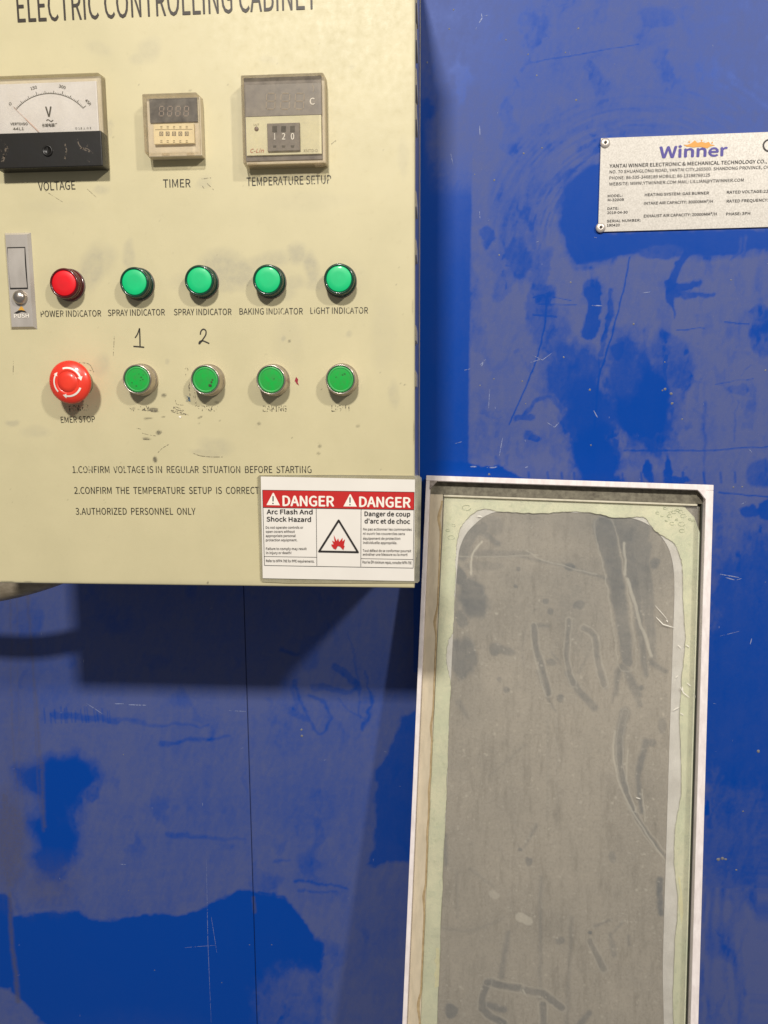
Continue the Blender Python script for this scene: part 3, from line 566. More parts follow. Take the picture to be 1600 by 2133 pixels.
mb = MB()
def hdome(r): return np.interp(r, [9.9,12,15,17.8,18.8], [25.3,24.9,23.8,22.2,20.6])+.25
def pol(r, a): return (c[0]+r*.001*math.cos(math.radians(a)), -hdome(r)*.001, c[1]+r*.001*math.sin(math.radians(a)))
for a0, a1 in [(108,20),(-24,-100),(222,150)]:
    st = np.linspace(a0, a1, 14); s_ = -1
    for j in range(13): mb.poly([pol(12.1, st[j]), pol(13.7, st[j]), pol(13.7, st[j+1]), pol(12.1, st[j+1])])
    mb.poly([pol(10.6, a1+1), pol(15.0, a1+1), pol(14, a1-6), pol(12.9, a1-15), pol(11.8, a1-6)])
mb.build('arrow_print', M_inkw, es, recalc=False)

# ---- voltmeter
def prism(px0, py0, px1, py1, h0, h1, mat, name, parent, bevel=.0006, label=None, open_back=False, hp=None):
    hp = h1 if hp is None else hp
    a = at(px0, (py0+py1)/2, -hp); b = at(px1, (py0+py1)/2, -hp); t_ = at((px0+px1)/2, py0, -hp); u_ = at((px0+px1)/2, py1, -hp)
    return MB().box(a[0], b[0], -h1, -h0, u_[2], t_[2]).build(name, mat, parent, bevel=bevel, label=label)
def cover(px0, py0, px1, py1, h1, mat, name, parent, draft=.0008, th=.0012):       # clear moulded lid: five faces, slightly flared
    a = at(px0, (py0+py1)/2, -h1); b = at(px1, (py0+py1)/2, -h1); t_ = at((px0+px1)/2, py0, -h1)[2]; u_ = at((px0+px1)/2, py1, -h1)[2]; x0, x1 = a[0], b[0]
    mb = MB(); f = [(x0,-h1,u_),(x1,-h1,u_),(x1,-h1,t_),(x0,-h1,t_)]; k_ = draft; g = [(x0-k_,-.0002,u_-k_),(x1+k_,-.0002,u_-k_),(x1+k_,-.0002,t_+k_),(x0-k_,-.0002,t_+k_)]
    mb.add(f+g, [(0,1,2,3),(0,4,5,1),(1,5,6,2),(2,6,7,3),(3,7,4,0)])
    o = mb.build(name, mat, parent, bevel=.0012)
    return o, x0, x1, u_, t_
vm = prism(-12, 157, 211, 346, .0, .0075, nm('meter_base', (222,212,192), (210,198,176), .5, 60), 'voltmeter', cab, label='voltmeter with white dial and black lower cover', hp=.012)
prism(-4, 172, 204, 290, .0076, .0088, M_white, 'dial', vm, .0002)
cover(-12, 154, 210, 347, .0128, M_clear, 'clear_cover', vm)
DY = -.0091
SCt = lambda x, y: (x/6.957, 140+y/6.957)
mb = MB()
pc = np.array(SCt(725, 1015)); Rr = 636/6.957; a0, a1 = math.degrees(math.atan2(1015-605, 235-725)), math.degrees(math.atan2(1015-585, 1205-725)); a0 = 180-39.8; a1 = 41.6
def dpt(r, a): return at(pc[0]+r*math.cos(math.radians(a)), pc[1]-r*math.sin(math.radians(a)), DY)
mb.ribbon([dpt(Rr, a) for a in np.linspace(a0, a1, 50)], .00042)
for i in range(46):
    a = a0+(a1-a0)*i/45; L = 8 if i % 15 == 0 else (6 if i % 5 == 0 else 3.2)
    mb.ribbon([dpt(Rr, a), dpt(Rr+L, a)], .00046 if i % 5 == 0 else .00026)
mb.build('scale_marks', M_grey_ink, vm, recalc=False)
mb = MB()
for s_, a, b, cp in [('0',(140,555),(172,535),38),('150',(448,330),(537,305),42),('300',(850,290),(945,315),42),('450',(1228,485),(1300,555),42),('44L1',(190,912),(345,908),38),('长城电器厂',(610,862),(830,855),40),('⊙ 1.5 ⊥ ☆ 2',(1090,900),(1320,893),28)]:
    text(mb, s_, SCt(*a), SCt(*b), cp/6.957, DY, bold=.012)
text(mb, 'VERTDIGO', SCt(150,838), SCt(400,836), 5, DY, bold=.03)
text(mb, 'V', SCt(665,715), SCt(752,712), 20.5, DY, bold=.03)
curve_px(mb, [(672,775),(690,758),(715,768),(740,785),(770,765)], 1.6, DY, SCt)
mb.build('dial_lettering', M_grey_ink, vm, recalc=False)
mb = MB(); mb.ribbon([at(*SCt(190,570), DY-.001), at(*SCt(360,735), DY-.001)], .0003); mb.ribbon([at(*SCt(360,735), DY-.001), at(*SCt(560,930), DY-.001)], .0008)
mb.build('needle', nm('pale_pink_needle', (235,205,195), (222,190,180), .5), vm, recalc=False)
bc = prism(-12, 275, 213, 349, .0005, .0142, M_black, 'black_cover', vm, .0009, hp=.0138)
sc_ = at(99.5, 314, -.0142); mb = MB().lathe(sc_[0], sc_[2], [(.0048,.0139),(.0046,.0152),(.0036,.0154),(.0034,.0146),(.0001,.0147)], 28)
so = mb.build('screw', M_black, bc)
MB().box(sc_[0]-.0004, sc_[0]+.0004, -.01505, -.0146, sc_[2]-.0028, sc_[2]+.0028).build('slot', M_dark, so)
mb = MB()
for pts, wd in [([(1130,1040),(1140,1110),(1200,1180),(1330,1240)],2.4),([(1160,1180),(1250,1175),(1350,1245)],1.8),([(1260,1150),(1270,1120)],1.5),([(940,1110),(960,1200),(940,1330)],3.4),([(1255,1340),(1300,1370)],1.6),([(0,1060),(60,1120),(90,1230)],5),([(20,1080),(110,1180),(60,1300)],4),([(0,1200),(60,1260),(30,1380)],6)]:
    curve_px(mb, pts, wd, -.01425, SCt)
mb.build('scuff_marks', ink('brown_scuffs', (100,88,74), .5, 500), bc, recalc=False, kind='stuff')

# ---- seven segment figures
def seven(mb, x, y, w_, h_, Y, th=1.6, slant=.08):
    def P(u, v): return at(x+u*w_+(1-v)*h_*slant, y+v*h_, Y)
    for a, b in [((.12,0),(.88,0)),((.12,.5),(.88,.5)),((.12,1),(.88,1)),((0,.06),(0,.44)),((1,.06),(1,.44)),((0,.56),(0,.94)),((1,.56),(1,.94))]:
        mb.ribbon([P(*a), P(*b)], th*.00044)
M_seg = nm('unlit_segments', (160,142,130), (146,128,118), .5); M_seg2 = nm('faint_unlit_segments', (168,152,130), (160,144,124), .5)
# ---- timer relay
tm = prism(303, 198, 415, 322, .0, .0095, M_body, 'timer_relay', cab, label='small timer relay with four digit display and five thumbwheels under a dusty clear cover', hp=.0145)
C1 = lambda x, y: (x/3.556, y/3.556)
dp = prism(*C1(1108,728), *C1(1462,905), .0096, .0108, nm('dark_display', (62,58,60), (84,80,78), .3, 80), 'display', tm, .0002)
mb = MB()
for i in range(4): seven(mb, (1178+i*61)/3.556, 787/3.556, 9, 20, -.0111)
mb.build('display_figure', M_seg, dp, recalc=False, kind='stuff')
sw = prism(*C1(1138,915), *C1(1438,1064), .0096, .0125, M_cream, 'thumbwheel_block', tm, .0004)
mb = MB(); mb2 = MB(); mb3 = MB(); Yb = -.01265
for i in range(5):
    x = (1195+i*47)/3.556
    for yy, hh, w_ in ((942,18,4.2),(1048,18,4.2)):
        for d_ in (0, 3.2): mb.poly([at(x-w_/2, (yy-hh/2)/3.556+d_, Yb), at(x+w_/2, (yy-hh/2)/3.556+d_, Yb), at(x+w_/2, (yy-hh/2)/3.556+d_+1.4, Yb), at(x-w_/2, (yy-hh/2)/3.556+d_+1.4, Yb)])
    mb2.poly([at(x-3.9, 974/3.556, Yb), at(x+3.9, 974/3.556, Yb), at(x+3.9, 1006/3.556, Yb), at(x-3.9, 1006/3.556, Yb)])
    text(mb3, '0', (x-1.9, 1003/3.556), (x+2.2, 1003/3.556), 7, Yb-.0002, bold=.02)
strip_px(mb, [C1(1150,960), C1(1425,957)], 1.0, Yb, taper=False)
mb.build('wheel_buttons', ink('olive_shade_print', (140,118,70)), sw, recalc=False, kind='stuff'); mb2.build('wheel_window', nm('wheel_window_grey', (120,104,84), (100,88,70), .5), sw, recalc=False, kind='stuff'); mb3.build('wheel_figures', M_cream, sw, recalc=False, kind='stuff')
cover(298, 193, 411.5, 317, .0165, M_dusty, 'clear_cover', tm)
for px in (345, 397):
    prism(px-8, 318.5, px+8, 324, .006, .010, M_dusty, 'cover_clip', tm, .0005)
# ---- temperature controller
tc = prism(508, 156, 676, 337, .0, .0095, M_body, 'temperature_controller', cab, label='temperature controller set to 120 under a clear dusty cover', hp=.0155)
C2 = lambda x, y: (490+x/7.619, 140+y/7.619)
prism(*C2(150,150), *C2(1378,1478), .0096, .0105, nm('dark_controller_face', (112,102,94), (92,84,78), .5, 90), 'face_bezel', tc, .0003)
dp = prism(*C2(162,262), *C2(1372,768), .0106, .0118, M_blackgrey, 'display', tc, .0002)
mb = MB()
for i in range(3): seven(mb, C2(490+i*228,0)[0], C2(0,412)[1], 18, 33, -.0121, 1.7, .05)
mb.build('display_figure', M_seg2, dp, recalc=False, kind='stuff')
texts('unit_letter', [('C', C2(1185,592), C2(1262,590), 13.5)], -.0121, M_inkw, dp, bold=.03)
mb = MB(); curve_px(mb, [(1222,275),(1248,330),(1240,390)], 1.2, -.0121, C2); mb.build('dust_mark', M_seg2, dp, recalc=False)
pl = prism(*C2(172,772), *C2(1370,1388), .0106, .0122, M_sage, 'face_plate', tc, .0003)
tb = prism(*C2(508,882), *C2(1028,1330), .0122, .0140, nm('thumbwheel_grey', (116,106,98), (98,90,84), .5, 160), 'thumbwheel_block', tc, .0006)
mb = MB(); mb2 = MB()
for i, s_ in enumerate('120'):
    x = 625+i*142
    text(mb, s_, C2(x-24-(8 if 0 else 0), 1145) if s_ != '1' else C2(x-8,1145), C2(x+26,1145) if s_ != '1' else C2(x+10,1145), 13, -.01425, bold=.03)
    mb2.add([at(*C2(*q_), -.01415) for q_ in [(x-38,930),(x+38,930),(x+38,1030),(x-38,1030)]], [(0,1,2,3)])
    mb2.add([at(*C2(*q_), -.01415) for q_ in [(x-30,1240),(x+30,1240),(x+22,1275),(x-22,1275)]], [(0,1,2,3)])
mb.build('figures', M_inkw, tb, recalc=False); mb2.build('wheel_buttons', M_dark, tb, recalc=False, kind='stuff')
mb = MB(); c = at(*C2(338,978), -.0123); mb.lathe(c[0], c[2], [(.0019,.0121),(.0019,.0126),(.0013,.0128),(.0001,.0128)], 16); mb.build('pilot_light', nm('dim_led', (110,84,70), None, .4), pl)
texts('lettering', [('OUT', C2(290,930), C2(380,928), 4.5), ('XMTD-D', C2(1085,1345), C2(1310,1342), 6)], -.0125, ink('tan_print', (150,140,108)), pl)
mb = MB(); text(mb, 'C-Lin', C2(240,1355), C2(455,1352), 8, -.0125, bold=.01, shear=.25); mb.build('lettering', ink('faded_red_print', (196,112,78), .3), pl, recalc=False)
cover(503.5, 153, 675, 338, .0168, M_dusty, 'clear_cover', tc)
for px in (526, 664): prism(px-9, 338.5, px+9, 345, .006, .010, M_dusty, 'cover_clip', tc, .0005)
# ---- latch
c0, c1, c2_, c3_ = (at(*q_, -.003) for q_ in [(4,484),(59,483),(76,684),(22.5,687)]); lx0, lx1 = (c0[0]+c3_[0])/2, (c1[0]+c2_[0])/2; lz1, lz0 = (c0[2]+c1[2])/2, (c2_[2]+c3_[2])/2
lt = MB(); cb = .0022; fpts = [(lx0+cb,-.0032,lz0+cb),(lx1-cb,-.0032,lz0+cb),(lx1-cb,-.0032,lz1-cb),(lx0+cb,-.0032,lz1-cb)]; bpts = [(lx0,-.0001,lz0),(lx1,-.0001,lz0),(lx1,-.0001,lz1),(lx0,-.0001,lz1)]
lt.add(fpts+bpts, [(0,1,2,3),(0,4,5,1),(1,5,6,2),(2,6,7,3),(3,7,4,0)])
lo = lt.build('latch', M_chrome, cab, label='chrome push latch with a round button')
C6 = lambda x, y: (x/9.274, 470+y/9.274)
a = at(*C6(140,440), -.0033); b = at(*C6(535,1195), -.0033); x0 = at(*C6(178,800), -.0033)[0]; x1 = at(*C6(500,800), -.0033)[0]; z1 = a[2]; z0 = b[2]
MB().box(x0-.0006, x1+.0006, -.00345, -.0033, z0-.0014, z1+.0011).build('handle_gap', M_dark, lo)
hb = MB(); n = 12; top = []; prf = [(-.0036, z1)] + [(-.0036-.0009*math.sin(math.pi*i/n), z1+(z0-z1)*i/n) for i in range(1, n+1)]
for (yy, zz) in prf: top += [(x0, yy, zz), (x1, yy, zz)]
hb.add(top, [(2*i, 2*i+1, 2*i+3, 2*i+2) for i in range(len(prf)-1)], True); hb.build('handle', M_chrome, lo)
c = at(*C6(385,1385), -.0045); MB().lathe(c[0], c[2], [(.0068,.0033),(.0068,.0039),(.0064,.0044),(.0064,.0052),(.0058,.0068),(.0045,.0082),(.0025,.009),(.0001,.0093)], 40).build('button', M_steel, lo)
mb = MB(); mb.poly([at(*C6(x_, y_), -.0035) for x_, y_ in [(350,1635),(400,1560),(425,1560),(480,1645),(415,1630)]]); mb.build('arrow_mark', ink('amber_enamel', (214,160,60)), lo, recalc=False)
mb = MB(); mb.poly([at(*C6(x_, y_), -.0034) for x_, y_ in [(270,1690),(350,1640),(415,1632),(485,1645),(515,1680),(420,1665),(330,1700)]]); mb.build('arrow_recess', M_dark, lo, recalc=False)
texts('lettering', [('PUSH', C6(275,1785), C6(560,1775), 8)], -.0036, M_inkw, lo, bold=.02)

# ------------------------------------------------------------------ danger placard
C5 = lambda x, y: (480+x/3.636, 950+y/3.636)
bl = at(*C5(820,960), 0)
dg_ = thing('danger_placard', 'laminated white and red bilingual DANGER arc flash placard at the cabinet corner', 'warning sign', (bl[0], 0, bl[2]))
lam = [at(*C5(*q_), -.0014) for q_ in [(205,158),(218,145),(800,142),(1425,148),(1448,165),(1440,560),(1432,945),(1418,960),(830,962),(440,962),(240,952),(228,935),(215,500)]]
mb = MB(); v_, f_ = slab(lam, .0010); mb.add(v_, f_); mb.build('laminate_film', clear('cloudy_laminate', (.96,.95,.92,1), .26, .10, (214,208,180), 40, .15), dg_)
mb = MB(); v_, f_ = slab([at(*C5(*q_), -.0019) for q_ in [(230,155),(1398,178),(1392,947),(245,925)]], .0004); mb.add(v_, f_); M_paper = nm('laminated_paper', (238,232,222), (232,226,216), .35, 20, coat=.35); mb.build('paper', M_paper, dg_)
SY = -.0022; quad = lambda mb, q4, Y: mb.poly([at(*C5(*q_), Y) for q_ in q4])
M_sr = nm('danger_red_print', (200,40,38), (192,36,34), .4, 40, coat=.3); mb = MB(); quad(mb, [(243,257),(1393,273),(1389,405),(248,387)], SY); mb.build('red_banner', M_sr, dg_, recalc=False)
M_sb = ink('sign_black', (40,36,34)); mb = MB()
for a, b, wd in [((243,257),(258,828),1.0),((243,257),(1393,273),1.),((248,389),(1389,407),1.),((1393,273),(1385,848),1.),((258,828),(1385,848),1.),((650,395),(655,832),1.),((990,400),(988,838),1.),((253,760),(652,766),.8),((989,776),(1387,783),.8)]:
    mb.ribbon([at(*C5(*a), SY-.0002), at(*C5(*b), SY-.0002)], wd*.00045*.85)
tri = [np.array(q_, float) for q_ in [(820,487),(672,722),(966,728)]]
for i in range(3): mb.ribbon([at(*C5(*tri[i]), SY-.0002-.00002*i), at(*C5(*tri[(i+1) % 3]), SY-.0002-.00002*i)], 4.1*.00045)
for q_ in tri: c = at(*C5(*q_), SY); mb.disc(c[0], c[2], 2.05*.00045, SY-.00028, 16)
mb.build('border_lines', M_sb, dg_, recalc=False)
for cx, cy in ((325,325),(908,335)):
    mb = MB(); quad(mb, [(cx-52,cy+46),(cx+50,cy+48),(cx+3,cy-46),(cx-4,cy-46)], SY-.0002); mb.build('warning_triangle', M_inkw, dg_, recalc=False)
for cx, cy in ((323,325),(906,335)):
    mb = MB(); mb.ribbon([at(*C5(cx,cy-22), SY-.0004), at(*C5(cx,cy+18), SY-.0004)], 2.4*.00045); c = at(*C5(cx,cy+33), SY); mb.disc(c[0], c[2], 1.5*.00045, SY-.0004, 12)
    mb.build('exclamation_mark', M_sb, dg_, recalc=False)
texts('lettering', [('DANGER', (398,376), (783,380), 20.5), ('DANGER', (978,383), (1362,389), 20.5)], SY-.0003, M_inkw, dg_, inter=True, bold=.045, mapf=C5, label='white headline DANGER')
texts('lettering', [('Arc Flash And', (276,438), (622,440), 9.2), ('Shock Hazard', (275,494), (610,497), 9.2), ('Danger de coup', (1017,453), (1362,456), 9.2), ("d'arc et de choc", (1017,508), (1360,512), 9.2)], SY-.0002, M_sb, dg_, inter=True, bold=.035, mapf=C5, label='bold black hazard headings')
texts('lettering', [('Do not operate controls or', (268,549), (552,549), 5), ('open covers without', (268,580), (488,580), 5), ('appropriate personal', (268,612), (494,612), 5), ('protection equipment.', (269,644), (506,644), 5), ('Failure to comply may result', (270,710), (578,710), 5), ('in injury or death!', (271,741), (462,741), 5), ('Refer to NFPA 70E for PPE requirements.', (270,802), (636,806), 5.2),
    ('Ne pas actionner les commandes', (1006,562), (1374,564), 5), ('ni ouvrir les couvercles sans', (1006,595), (1322,597), 5), ('équipement de protection', (1006,632), (1287,633), 5), ('individuelle appropriée.', (1006,664), (1263,666), 5), ('Tout défaut de se conformer pourrait', (1003,724), (1370,727), 5), ('entraîner une blessure ou la mort!', (1003,753), (1342,755), 5), ('Pour les ÉPI minimum requis, consulter NFPA 70E', (1001,812), (1372,818), 5.4)], SY-.0002, ink('sign_grey_print', (84,78,74)), dg_, inter=True, bold=.008, mapf=C5, label='small bilingual print')
mb = MB(); st = [(765,668),(783,672),(770,640),(790,650),(783,597),(805,645),(816,622),(824,650),(850,618),(848,655),(868,630),(858,682),(866,680),(855,712),(842,686),(815,682),(795,690),(798,708),(780,700),(766,680)]
cc = (818, 672)
for i in range(len(st)): quad(mb, [cc, st[i], st[(i+1) % len(st)]], SY-.0002-.000002*i)
mb.build('flash_symbol', M_sr, dg_, recalc=False)

# ------------------------------------------------------------------ rating plate on the wall
C7 = lambda x, y: (1200+x/4, 250+y/4)
PLY = WALL-.0022
tl = at(*C7(208,150), PLY); bl_ = at(*C7(184,932), PLY); tr = at(1600, 274.5, PLY); e = (tr-tl)/np.linalg.norm(tr-tl); L_ = .325
np_ = thing('rating_plate', 'silver metal maker\'s rating plate riveted to the blue wall', 'nameplate', (bl_[0]+.16, WALL, bl_[2]))
v_, f_ = slab([tuple(tl), tuple(tl+e*L_), tuple(bl_+e*L_), tuple(bl_)], .0018)
MB().add(v_, f_).build('plate', nm('speckled_silver_plate', (216,210,200), (184,178,168), .4, 620, metal=.15, lo=.35, hi=.7), np_, bevel=.0003)
M_rivet = nm('aluminium_rivet', (225,215,205), (200,190,180), .35, 90, metal=.5)
for (x_, y_) in ((243,192),(205,897)):
    for s_ in (0, 1):
        c = at(*C7(x_, y_), PLY) + (e*(L_-.016) if s_ else 0)
        rv = MB().lathe(c[0], c[2], [(.0058,.0),(.0056,.0008),(.0046,.0016),(.0026,.0022),(.0016,.0022),(.0013,.0012)], 28, PLY).build('rivet', M_rivet, np_)
        MB().disc(c[0], c[2], .0014, PLY-.0014, 14).build('hole', M_dark, rv, recalc=False)
M_np = ink('plate_black', (44,38,34))
PT = PLY-.0003
texts('lettering', [('Winner', (697,316), (1258,296), 23)], PT, nm('violet_logo_print', (74,62,152), (66,54,140), .4), np_, inter=True, bold=.055, mapf=C7, label='large violet word Winner')
mb = MB(); cr = [(895,205),(925,208),(965,190),(990,168),(1012,190),(1048,180),(1082,192),(1108,180),(1120,200),(1158,212),(1120,218),(1095,235),(1030,222),(980,228),(950,222),(925,222)]
for i in range(len(cr)): mb.poly([at(*C7(*q_), PT-.000003*i) for q_ in [(1030,208), cr[i], cr[(i+1) % len(cr)]]])
for x_, y_ in ((943,182),(1047,170),(1135,187)): c = at(*C7(x_, y_), PT); mb.disc(c[0], c[2], .0009, PT-.0001, 12)
mb.build('crown_print', ink('orange_logo_print', (226,160,70)), np_, recalc=False)
def sl(x, y, w_, s, cap, k=-.030): return (s, (x, y), (x+w_, y+w_*k), cap)
texts('lettering', [sl(280,397,1310,'YANTAI WINNER ELECTRONIC & MECHANICAL TECHNOLOGY CO.,',7.2), sl(265,642,122,'MODEL:',5), sl(265,676,135,'M-3200B',5), sl(262,748,92,'DATE:',5), sl(260,782,170,'2019-04-30',5), sl(258,852,280,'SERIAL NUMBER:',5), sl(258,887,106,'190420',5),
    sl(574,634,533,'HEATING SYSTEM: GAS BURNER',5.6), sl(568,705,572,'INTAKE AIR CAPACITY: 30000MM³/H',5.6), sl(565,811,607,'EXHAUST AIR CAPACITY: 20000MM³/H',5.6), sl(1258,613,390,'RATED VOLTAGE:220V',5.6), sl(1256,687,345,'RATED FREQUENCY:',5.6), sl(1251,794,200,'PHASE: 3PH',5.6)], PT, M_np, np_, inter=True, bold=.03, mapf=C7)
texts('lettering', [sl(280,444,1395,'NO. 70 SHUANGLONG ROAD, YANTAI CITY,265500. SHANDONG PROVINCE, CHINA',6.2), sl(278,495,838,'PHONE: 86-535-3468189 MOBILE: 86-13188769125',6.2), sl(277,545,1120,'WEBSITE: WWW.YTWINNER.COM MAIL: LILLIAN@YTWINNER.COM',6.2)], PT, ink('plate_thin_black', (48,42,38)), np_, inter=True, bold=.012, mapf=C7)
mb = MB(); 
for c_x in (1612, 1720):
    mb.ribbon([at(*C7(c_x+50*math.cos(a_), 212-48*math.sin(a_)), PT) for a_ in np.linspace(.9, 5.4, 20)], .0019)
mb.ribbon([at(*C7(1675,211), PT), at(*C7(1715,209), PT)], .0019); mb.build('conformity_mark', M_np, np_, recalc=False)

# ------------------------------------------------------------------ glazed frame leaning on the wall
LEAN, PSI, TH, WW, HH = math.radians(10.6626), math.radians(-3.8416), math.radians(1.4377), .33905, .86
TL = at(888, 990, WALL-.022)
Uu = np.array([math.cos(PSI), math.sin(PSI), 0]); Dd = np.array([0, 0, -1.]); Nn = np.array([math.sin(PSI), -math.cos(PSI), 0])
Vv = Dd*math.cos(LEAN)+Nn*math.sin(LEAN); NW = Nn*math.cos(LEAN)-Dd*math.sin(LEAN)
UW = Uu*math.cos(TH)+Vv*math.sin(TH); VW = Vv*math.cos(TH)-Uu*math.sin(TH)
def wp(u, v, w_): return TL+UW*u+VW*v+NW*w_
def wpx(px, py, w_):      # photo point onto the frame's own plane at offset w_
    d = FWD+RGT*(px-800)/1600+UPV*(1066.5-py)/1600; o_ = TL+NW*w_; t_ = ((o_-CAM)@NW)/(d@NW); return CAM+d*t_
def wbox(mb, u0, u1, v0, v1, w0, w1): return mb.hexa([wp(u0,v0,w0),wp(u1,v0,w0),wp(u1,v1,w0),wp(u0,v1,w0),wp(u0,v0,w1),wp(u1,v0,w1),wp(u1,v1,w1),wp(u0,v1,w1)])
wf = thing('glazed_panel', 'tall framed glass panel with dusty grey pane and pale green border leaning beside the cabinet', 'window panel', tuple(wp(WW/2, HH, -.02)))
M_al = nm('scuffed_white_aluminium', (250,240,236), (226,214,210), .4, 160, metal=.0, bmp=.1, stretch=(1,1,.3))
M_bead = nm('dull_beige_bead', (206,192,166), (186,174,150), .6, 120, stretch=(1,1,.2))
M_dirty = nm('dirty_grey_channel', (132,126,108), (92,86,74), .8, 160, bmp=.3)
TD = -.0215; RL, RT_, RR = .0052, .0066, .0086
wbox(MB(), 0, WW, 0, RT_, 0, TD).build('frame_rail', M_al, wf, bevel=.0006, label='top rail')
wbox(MB(), 0, WW, HH-.0066, HH, 0, TD).build('frame_rail', M_al, wf, bevel=.0006)
wbox(MB(), 0, RL, RT_+.0001, HH-.0067, 0, TD).build('frame_stile', M_al, wf, bevel=.0006)
wbox(MB(), WW-RR, WW, RT_+.0001, HH-.0067, 0, TD).build('frame_stile', M_al, wf, bevel=.0006)
for (u, s_) in ((RL, 1), (WW-RR, -1)):      # corner gussets
    g = .0115; mb = MB(); mb.add([wp(u-.0006*s_, RT_-.0006, .0004), wp(u+g*s_*.9, RT_-.0006, .0004), wp(u+g*s_*.55, RT_+.003, .0002), wp(u+g*s_*.2, RT_+g*.75, .0001), wp(u-.0006*s_, RT_+g, .0004),
        wp(u-.0006*s_, RT_-.0006, -.004), wp(u+g*s_*.9, RT_-.0006, -.004), wp(u+g*s_*.55, RT_+.003, -.004), wp(u+g*s_*.2, RT_+g*.75, -.004), wp(u-.0006*s_, RT_+g, -.004)],
        [(0,1,2,3,4),(9,8,7,6,5),(0,5,6,1),(1,6,7,2),(2,7,8,3),(3,8,9,4),(4,9,5,0)]); mb.build('corner_gusset', nm('dirty_cast_corner', (176,164,154), (120,108,100), .5, 260, bmp=.3) if s_ > 0 else M_al, wf, bevel=.0008)
wbox(MB(), .002, WW-.002, .002, HH-.002, -.0186, -.0214).build('back_plate', M_dirty, wf)
wbox(MB(), RL, WW-RR, RT_, RT_+.0155, -.0115, -.0185).build('glazing_channel', M_dirty, wf)
wbox(MB(), RL, RL+.0158, RT_+.0156, HH-.007, -.0115, -.0185).build('glazing_bead', M_bead, wf, bevel=.0005)
wbox(MB(), RL+.0165, WW-RR-.006, RT_+.0158, RT_+.0182, -.0118, -.0160).build('glazing_bead', nm('pale_bead_lip', (216,208,184), (196,188,164), .5, 120), wf, bevel=.0004)
wbox(MB(), WW-RR-.0016, WW-RR-.0002, RT_+.0156, HH-.007, -.0120, -.0185).build('glazing_bead', nm('dark_gasket', (46,48,38), (60,60,48), .7, 120), wf)
# sealant bead in the left channel
M_seal = nm('dried_brown_sealant', (186,164,124), (150,126,90), .6, 200, bmp=.3)
mb = MB(); rr = random.Random(5); pts = []; n = 160
for i in range(n+1):
    v = .03+(HH-.06)*i/n; lump = .0022*max(0, math.sin(i*.37)*math.sin(i*.11+1))**2; pts.append((RL+.0150-lump-.0003*rr.random(), v, .0009+lump*.8))
for i, (u, v, wd) in enumerate(pts):
    mb.v += [tuple(wp(u-wd, v, -.0114)), tuple(wp(u, v, -.0104)), tuple(wp(u+.0012, v, -.0114))]
for i in range(n):
    for j in range(2): mb.f.append((3*i+j, 3*i+j+1, 3*i+j+4, 3*i+j+3)); mb.sm.append(True)
mb.build('sealant_line', M_seal, wf)
# pane contents
def smooth_px(pts, n=6, jit=0):
    P = [np.array(q_, float) for q_ in pts]; out = []; N = len(P); jr = random.Random(len(pts))
    for i in range(N):
        a, b, c_, d_ = P[i-1], P[i], P[(i+1) % N], P[(i+2) % N]
        for j in range(n):
            t_ = j/n; out.append(.5*((2*b)+(-a+c_)*t_+(2*a-5*b+4*c_-d_)*t_*t_+(-a+3*b-3*c_+d_)*t_**3) + np.array([jr.uniform(-1, 1), jr.uniform(-1, 1)])*jit)
    return out
us = np.arange(RL+.014, WW-RR-.003, .00125); vs2 = np.arange(RT_+.0155, HH-.01, .00125)
def fb(U, V): return TL+U[..., None]*UW+V[..., None]*VW+NW*(-.0180)
bk, X, Y = grid_object('backing_sheet', MBK, wf, us, vs2, fb)
p = Paint(X, Y, 5, 21, .35); q = Paint(X, Y, 3, 31, .25); wi = np.zeros(X.shape); stx = np.zeros(X.shape)
C8 = lambda pts: [(840+x/2.105, 950+y/2.105) for x, y in pts]; C10 = lambda pts: [(820+x/2.051, 1400+y/2.051) for x, y in pts]
